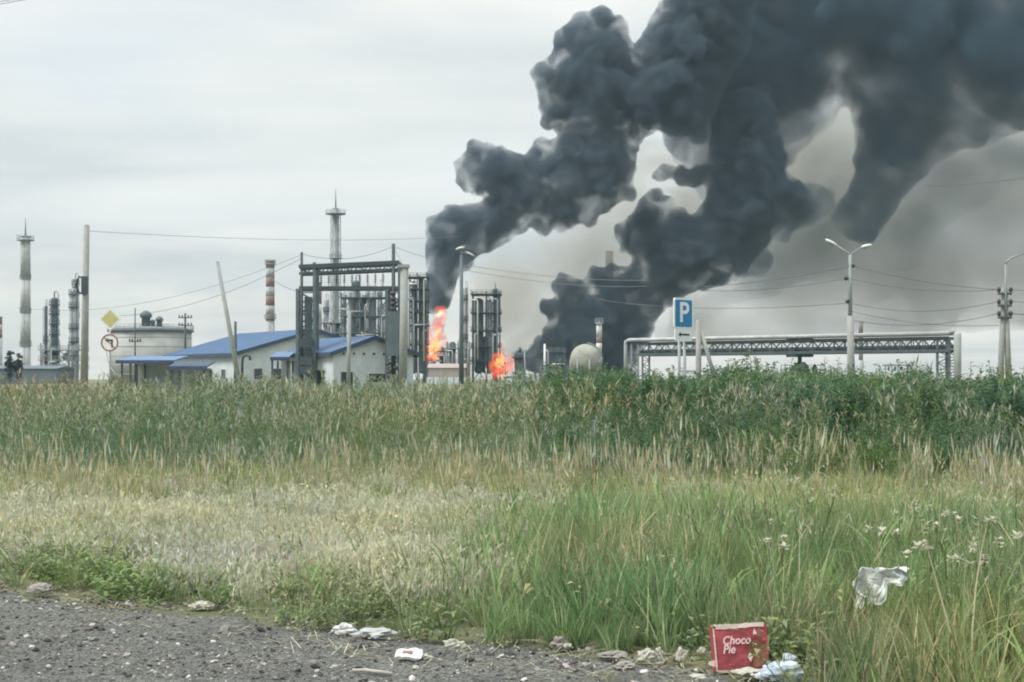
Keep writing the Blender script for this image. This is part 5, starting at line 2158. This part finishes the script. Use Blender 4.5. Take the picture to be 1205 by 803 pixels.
# ------------------------------------------------------------------ litter and stones
def crumple(name, label, cat, px, py, w, h, dep, m, seed, rot=0.0, sub=3, amp=0.35, flat=0.0, grp=None, dz=0.0):
    """crushed light object lying on the ground at photo pixel (px, py of its foot); w, h, dep in metres"""
    r = random.Random(seed)
    d = GD(py)
    bm = bmesh.new()
    bmesh.ops.create_icosphere(bm, subdivisions=sub, radius=1.0)
    off = r.uniform(0, 50)
    for v in bm.verts:
        c = v.co.copy()
        n1 = mnoise.noise((c.x * 1.7 + off, c.y * 1.7, c.z * 1.7))
        n2 = 1 - 2.4 * abs(mnoise.noise((c.x * 2.6, c.y * 2.6 + off, c.z * 2.6)))
        n3 = mnoise.noise((c.x * 6 + off, c.y * 6, c.z * 6))
        k = 0.82 + amp * 1.1 * n1 + amp * 0.8 * n2 + amp * 0.35 * n3
        v.co = Vector((c.x * k * w / 2, c.y * k * dep / 2, max(c.z * k, -0.75) * h / 2 + h * 0.36))
    bmesh.ops.rotate(bm, verts=bm.verts, cent=(0, 0, 0), matrix=Matrix.Rotation(rot, 3, 'Z'))
    me = bpy.data.meshes.new(name)
    bm.to_mesh(me)
    bm.free()
    me.materials.append(m)
    o = bpy.data.objects.new(name, me)
    COL.objects.link(o)
    o.location = (X(px, d), d, 0.012 + dz)
    return tag(o, label, cat, grp)


def sheet(name, label, cat, c, u, w, nu, nv, fn, m, th=0.004, grp=None):
    """thin bent sheet: c centre, u/w full-size axes, fn(a,b) offset vector"""
    c, u, w = Vector(c), Vector(u), Vector(w)
    vs, fs = [], []
    for j in range(nv + 1):
        for i in range(nu + 1):
            a, b = i / nu - 0.5, j / nv - 0.5
            vs.append(u * a + w * b + Vector(fn(a, b)))
    for j in range(nv):
        for i in range(nu):
            q = j * (nu + 1) + i
            fs.append((q, q + 1, q + nu + 2, q + nu + 1))
    me = bpy.data.meshes.new(name)
    me.from_pydata([tuple(v) for v in vs], [], fs)
    me.materials.append(m)
    o = bpy.data.objects.new(name, me)
    o.location = c
    COL.objects.link(o)
    md = o.modifiers.new('thickness', 'SOLIDIFY')
    md.thickness = th
    tag(o, label, cat, grp)
    return o


def snack_box():
    d = 7.15
    w, h, dep = 0.275, 0.225, 0.085
    lean = R(9)
    yaw = R(5)
    c = Vector((X(874.5, d), d, 0.012))
    t = thing('cardboard_box', 'crushed red snack box standing on the gravel edge in the grass', 'box', c)
    u = Vector((math.cos(yaw), math.sin(yaw), 0))
    back = Vector((-math.sin(yaw), math.cos(yaw), 0))
    up = (Vector((0, 0, 1)) * math.cos(lean) + back * math.sin(lean)).normalized()
    nrm = u.cross(up)
    if nrm.y > 0:
        nrm = -nrm
    roll = Matrix.Rotation(R(1.5), 3, nrm)
    u, up = roll @ u, roll @ up
    # outline slightly squashed: right bottom corner cut in as in a trampled box
    def pt(a, b, o=0.0):
        return c + u * (a * w) + up * (b * h) + nrm * o
    nx, ny = 14, 11
    vs, fs = [], []

    def warp(a, b):
        aa = a - 0.03 * b * (a < 0) - 0.09 * max(0, 0.35 - b) * (a > 0.2)
        dent = -0.014 * max(0, 1 - ((a - .28) ** 2 + (b - .45) ** 2) / .06) + 0.004 * mnoise.noise((a * 6, b * 6, 0))
        return aa, b + 0.015 * math.sin(a * 5), dent
    for j in range(ny + 1):
        for i in range(nx + 1):
            a, b, o = warp(i / nx - .5, j / ny)
            vs.append(pt(a, b, o))
    q = MB()
    off = len(vs)
    vb = [v - nrm * dep for v in vs]
    for j in range(ny):
        for i in range(nx):
            k = j * (nx + 1) + i
            fs.append((k, k + 1, k + nx + 2, k + nx + 1))
            fs.append((off + k + nx + 1, off + k + nx + 2, off + k + 1, off + k))
    rim = [i for i in range(nx + 1)] + [(j + 1) * (nx + 1) + nx for j in range(ny)] + [ny * (nx + 1) + i for i in range(nx - 1, -1, -1)] + [j * (nx + 1) for j in range(ny - 1, 0, -1)]
    for k in range(len(rim)):
        a, b = rim[k], rim[(k + 1) % len(rim)]
        fs.append((a, off + a, off + b, b))
    q.add(vs + vb, fs)
    q.build('carton', M['boxred'], t)

    def strip(name, a0, b0, a1, b1, wd, m, o=0.003):
        q = MB()
        n = 10
        ax = Vector((a1 - a0, b1 - b0)).normalized()
        pr = Vector((-ax.y / w, ax.x / h)) * wd * 0.5
        vs = []
        for k in range(n + 1):
            a, b = a0 + (a1 - a0) * k / n, b0 + (b1 - b0) * k / n
            jit = 1 + 0.35 * mnoise.noise((k * .9, a0 * 7, b0 * 5))
            for sg in (-1, 1):
                p, r_, o_ = warp(a + sg * pr.x * jit, b + sg * pr.y * jit)
                vs.append(pt(p, r_, o_ + o))
        q.add(vs, [(2 * k, 2 * k + 1, 2 * k + 3, 2 * k + 2) for k in range(n)])
        return q.build(name, m, t)
    strip('worn_edge', -0.44, 1.0, 0.44, 1.0, 0.022, M['boxlight'], 0.004)
    strip('worn_edge', -0.49, 0.03, -0.485, 0.97, 0.009, M['boxlight'], 0.004)
    strip('worn_edge', -0.49, 0.02, -0.18, 0.015, 0.012, M['boxlight'], 0.004)
    # top flap strip seen from above
    MB().add([pt(-.46, 1.0, 0.0), pt(.44, 1.0, 0.0), pt(.42, 1.03, -dep), pt(-.44, 1.03, -dep)], [(0, 1, 2, 3)]).build('top_flap', M['boxlight'], t)
    # brown printed picture: a dark round cake with a pale cut face
    q = MB()
    pts = []
    for k in range(28):
        an = 2 * math.pi * k / 28
        a, b, o = warp(0.28 + 0.18 * math.cos(an), 0.36 + 0.31 * math.sin(an))
        pts.append((a, b, o))
    cen = warp(0.28, 0.36)
    vs = [pt(*[cen[0], cen[1], cen[2] + .004])] + [pt(a, b, o + .004) for a, b, o in pts]
    q.add(vs, [(0, 1 + k, 1 + (k + 1) % 28) for k in range(28)])
    q.build('printed_picture', M['boxbrown'], t)
    q = MB()
    dia = [(0.09, .30), (0.15, .40), (0.21, .31), (0.15, .19)]
    vs = [pt(warp(a, b)[0], b, warp(a, b)[2] + .008) for a, b in dia]
    q.add(vs, [(0, 1, 2, 3)])
    q.build('printed_patch', M['boxlight'], t)
    q = MB()
    dia = [(0.22, .80), (0.25, .93), (0.31, .80)]
    q.add([pt(warp(a, b)[0], b, warp(a, b)[2] + .006) for a, b in dia], [(0, 1, 2)])
    q.build('printed_patch', M['boxtext'], t)
    me = text_mesh('Choco\nPie', 0.062, shear=0.22, offset=0.0011, extrude=0.0008, align='LEFT')
    place_text('lettering', me, M['boxtext'], t, pt(-0.37, 0.58, 0.010), u, up, nrm, 0.86, 0.95)
    # torn side flap to the left
    MB().prism([pt(-.50, .10, -.02), pt(-.62, .16, -.03), pt(-.62, .22, -.03), pt(-.5, .26, -.02)], nrm, 0.003).build('torn_flap', M['boxlight'], t)


snack_box()

# white crumpled bag hanging in the grass
d = 8.4
c = P(1036, 690, d)


def fold(a, b):
    f = 0.045 * math.sin(a * 17 + 1.5 * math.sin(b * 5)) + 0.02 * mnoise.noise((a * 9, b * 9, 3))
    cut = 0.10 * max(0, a - 0.02) * (b < 0)
    return (0.02 * math.sin(b * 9 + a * 4), f - 0.05 * abs(b), 0.02 * mnoise.noise((a * 8, b * 4, 1)) - (0.03 if False else 0) + (0.13 * (0.5 - b) * sstep(-0.12, 0.16, a) * 0.9))


sheet('plastic_bag', 'white crumpled plastic bag caught in the grass at right', 'bag', c, (0.33, 0.03, 0.0), (0.01, 0.03, 0.215), 34, 16, fold, M['plastic'])

# pale blue crushed bottle / bag pieces by the box
crumple('plastic_bottle', 'pale blue crushed plastic bottle right of the red box', 'bottle', 921, 803, 0.25, 0.11, 0.12, M['bluepl'], 4, 0.12, 3, 0.3)
crumple('plastic_scrap', 'small pale blue plastic scrap on top of the crushed bottle', 'scrap', 928, 791, 0.10, 0.10, 0.08, M['bluepl'], 41, 0.4, 2, 0.35)
crumple('paper_scrap', 'greenish white wrapper lying just below the red box', 'wrapper', 880, 799, 0.14, 0.045, 0.10, M['paper'], 5, 0.2, 3, 0.5)
crumple('paper_scrap', 'white upright paper scrap left of the red box', 'wrapper', 802, 782, 0.065, 0.085, 0.05, M['paper'], 6, 0.2, 3, 0.4)
crumple('paper_scrap', 'small pale crumpled wrapper touching the red box at left', 'wrapper', 827, 773, 0.055, 0.05, 0.05, M['paper'], 7, 0.2, 2, 0.4)
crumple('paper_scrap', 'white torn carton with dark holes at the gravel edge', 'carton', 760, 781, 0.10, 0.07, 0.07, M['paper'], 8, 0.2, 3, 0.5)
crumple('paper_scrap', 'small white twist of paper right of the torn carton', 'wrapper', 776, 780, 0.05, 0.07, 0.04, M['paper'], 9, 0.6, 3, 0.5)
crumple('plaster_lump', 'low grey ridge of broken rubble left of the torn carton', 'rubble', 722, 778, 0.14, 0.045, 0.08, M['stone'], 10, 0.1, 3, 0.5)
crumple('plaster_lump', 'broken grey lump lying on the gravel below the torn carton', 'rubble', 735, 790, 0.11, 0.04, 0.08, M['stone'], 101, 0.5, 3, 0.5)
crumple('plaster_lump', 'small pale lump at the grass foot in the centre', 'rubble', 658, 765, 0.10, 0.065, 0.07, M['stone'], 11, 0.3, 3, 0.4)
crumple('paper_scrap', 'tiny pale paper beside the lump at the grass foot', 'wrapper', 668, 766, 0.05, 0.04, 0.04, M['paper'], 12, 0.3, 2, 0.4)
crumple('plastic_scrap', 'white crumpled scrap at the gravel edge left of the flat grey bag', 'scrap', 405, 748, 0.11, 0.06, 0.07, M['plastic'], 13, 0.2, 3, 0.6)
crumple('plastic_bag', 'flat greyish bag lying along the gravel edge left of centre', 'bag', 443, 752, 0.24, 0.06, 0.12, M['dirtyw'], 14, 0.05, 3, 0.35)
crumple('paper_scrap', 'small pinkish crumpled wrapper in front of the brown grass foot', 'wrapper', 535, 766, 0.11, 0.055, 0.06, M['paper'], 15, 0.1, 3, 0.5)
crumple('stone', 'rounded pale stone at the left edge of the gravel', 'stone', 47, 702, 0.19, 0.10, 0.14, M['stone'], 16, 0.1, 3, 0.15)
crumple('plastic_scrap', 'small white cap lying at the bottom edge of the grass', 'scrap', 1070, 805, 0.055, 0.05, 0.05, M['plastic'], 17, 0.1, 3, 0.2)
crumple('paper_scrap', 'flat white flake on the gravel below the upright paper scrap', 'wrapper', 822, 800, 0.09, 0.02, 0.07, M['paper'], 18, 0.1, 2, 0.4)
crumple('paper_scrap', 'pale straw tuft of litter at the left grass foot', 'wrapper', 238, 718, 0.16, 0.05, 0.10, M['paper'], 19, 0.1, 3, 0.4)

# red and white flat carton on the gravel, with a red print
d = GD(779)
t = thing('drink_carton', 'flattened white carton with a red print on the gravel', 'carton', (X(481, d), d, 0.012))
x0, z0 = X(481, d), 0.012
m = Matrix.Rotation(R(-6), 3, 'Z') @ Matrix.Rotation(R(20), 3, 'X')
q = MB()
vs, fs = [], []
for side in (1, -1):
    for j in range(7):
        for i in range(11):
            a, bb = i / 10 - .5, j / 6 - .5
            edge_ = 0.010 * mnoise.noise((a * 9, bb * 9, 4))
            zz_ = side * 0.008 * (1 - (2 * abs(a)) ** 6) + 0.010 * mnoise.noise((a * 5, bb * 5, 2)) + 0.02 * a * bb
            vs.append(Vector((x0, d, z0 + .03)) + m @ Vector((a * .14 + edge_, bb * .085 + edge_, zz_)))
n_ = 77
for j in range(6):
    for i in range(10):
        k = j * 11 + i
        fs += [(k, k + 1, k + 12, k + 11), (n_ + k + 11, n_ + k + 12, n_ + k + 1, n_ + k)]
rim_ = list(range(11)) + [11 * j + 10 for j in range(1, 7)] + [66 + i for i in range(9, -1, -1)] + [11 * j for j in range(5, 0, -1)]
for k in range(len(rim_)):
    a, bb = rim_[k], rim_[(k + 1) % len(rim_)]
    fs.append((a, n_ + a, n_ + bb, bb))
q.add(vs, fs)
q.build('carton', M['plastic'], t)
MB().box(Vector((x0, d, z0 + 0.03)) + m @ Vector((-0.005, 0.0, 0.0105)), (0.05, 0.022, 0.006), 0, m).build('printed_patch', M['signred'], t)
crumple('paper_scrap', 'tiny white scrap right of the flattened red and white carton', 'wrapper', 502, 779, 0.05, 0.035, 0.04, M['paper'], 21, 0.3, 2, 0.5)

d0, d1 = GD(796), GD(800)
q = MB().path([(X(415, d0), d0, 0.03), (X(430, d0), d0 - .02, 0.035), (X(462, d1), d1, 0.03)], [0.008, 0.011, 0.009], 7)
tag(q.build('wooden_stick', M['wood'], base=(X(438, d0), d0, 0.02)), 'white peeled stick lying on the gravel near the bottom edge', 'stick')

# loose gravel stones
def v_pebble(seed):
    r = random.Random(seed)
    bm = bmesh.new()
    bmesh.ops.create_icosphere(bm, subdivisions=1, radius=1.0)
    s = Vector((r.uniform(.8, 1.2), r.uniform(.6, 1.0), r.uniform(.35, .65)))
    for v in bm.verts:
        v.co = Vector((v.co.x * s.x, v.co.y * s.y, v.co.z * s.z)) * r.uniform(.8, 1.15)
    me = bpy.data.meshes.new('pebble')
    bm.to_mesh(me)
    bm.free()
    a = me.attributes.new('col', 'FLOAT_COLOR', 'FACE')
    a.data.foreach_set('color', np.tile(np.array([1, 1, 1, 1], 'f'), len(me.polygons)))
    me.materials.append(MSTONE)
    return me


MSTONE = leaf_mat('loose_stone', trans=0.0)
PEB = [v_pebble(s) for s in range(10)]
x, d, px, g = field(900, 5.4, 11.2, 9, -200, 1200)
ed = edge_d(px)
m = (d < ed + 0.25 + .2 * nz(x, d, 2, 1)) & (g.random(len(x)) < np.clip(.55 + .9 * nz(x, d, 1.0, 5), .12, 1))
x, d = x[m], d[m]
N = len(x)
sc = np.clip(g.lognormal(math.log(.0062), .6, N), .003, .034)
gv = np.clip(g.lognormal(math.log(.15), .7, N), .03, .55)
tn = np.stack([gv * g.uniform(.95, 1.1, N), gv, gv * g.uniform(.88, 1.02, N)], 1)
z = 0.012 + 0.022 * nz(x, d, 1.4, 0) + sc * 0.2
scatter('loose_gravel', 'loose light and dark stones strewn over the gravel verge', PEB, np.stack([x, d, z], 1), sc, tn, .3, 9, 'gravel')
# straws and dry twigs on the gravel near the edge
x, d, px, g = field(26, 6.0, 11.0, 12, -100, 900)
ed = edge_d(px)
m = (d < ed + 0.3) & (d > ed - 0.9)
x, d = x[m], d[m]


def v_straw(seed):
    r = random.Random(seed)
    p = Plant()
    for k in range(5):
        a = r.uniform(0, 6.28)
        b = Vector((r.gauss(0, .06), r.gauss(0, .06), .012))
        e = b + Vector((math.cos(a), math.sin(a), r.uniform(0, .12))) * r.uniform(.05, .16)
        p.stem(b, e, .005, vary(r.choice((STRAW, PALE, (0.2, .16, .1))), r))
    return p.mesh('straw')


scatter('dry_straw', 'dry straws scattered on the gravel along the grass edge', [v_straw(s) for s in range(5)], pts3(x, d, .015), np.full(len(x), 1.0), np.ones((len(x), 3)), .1, 12, 'straw')
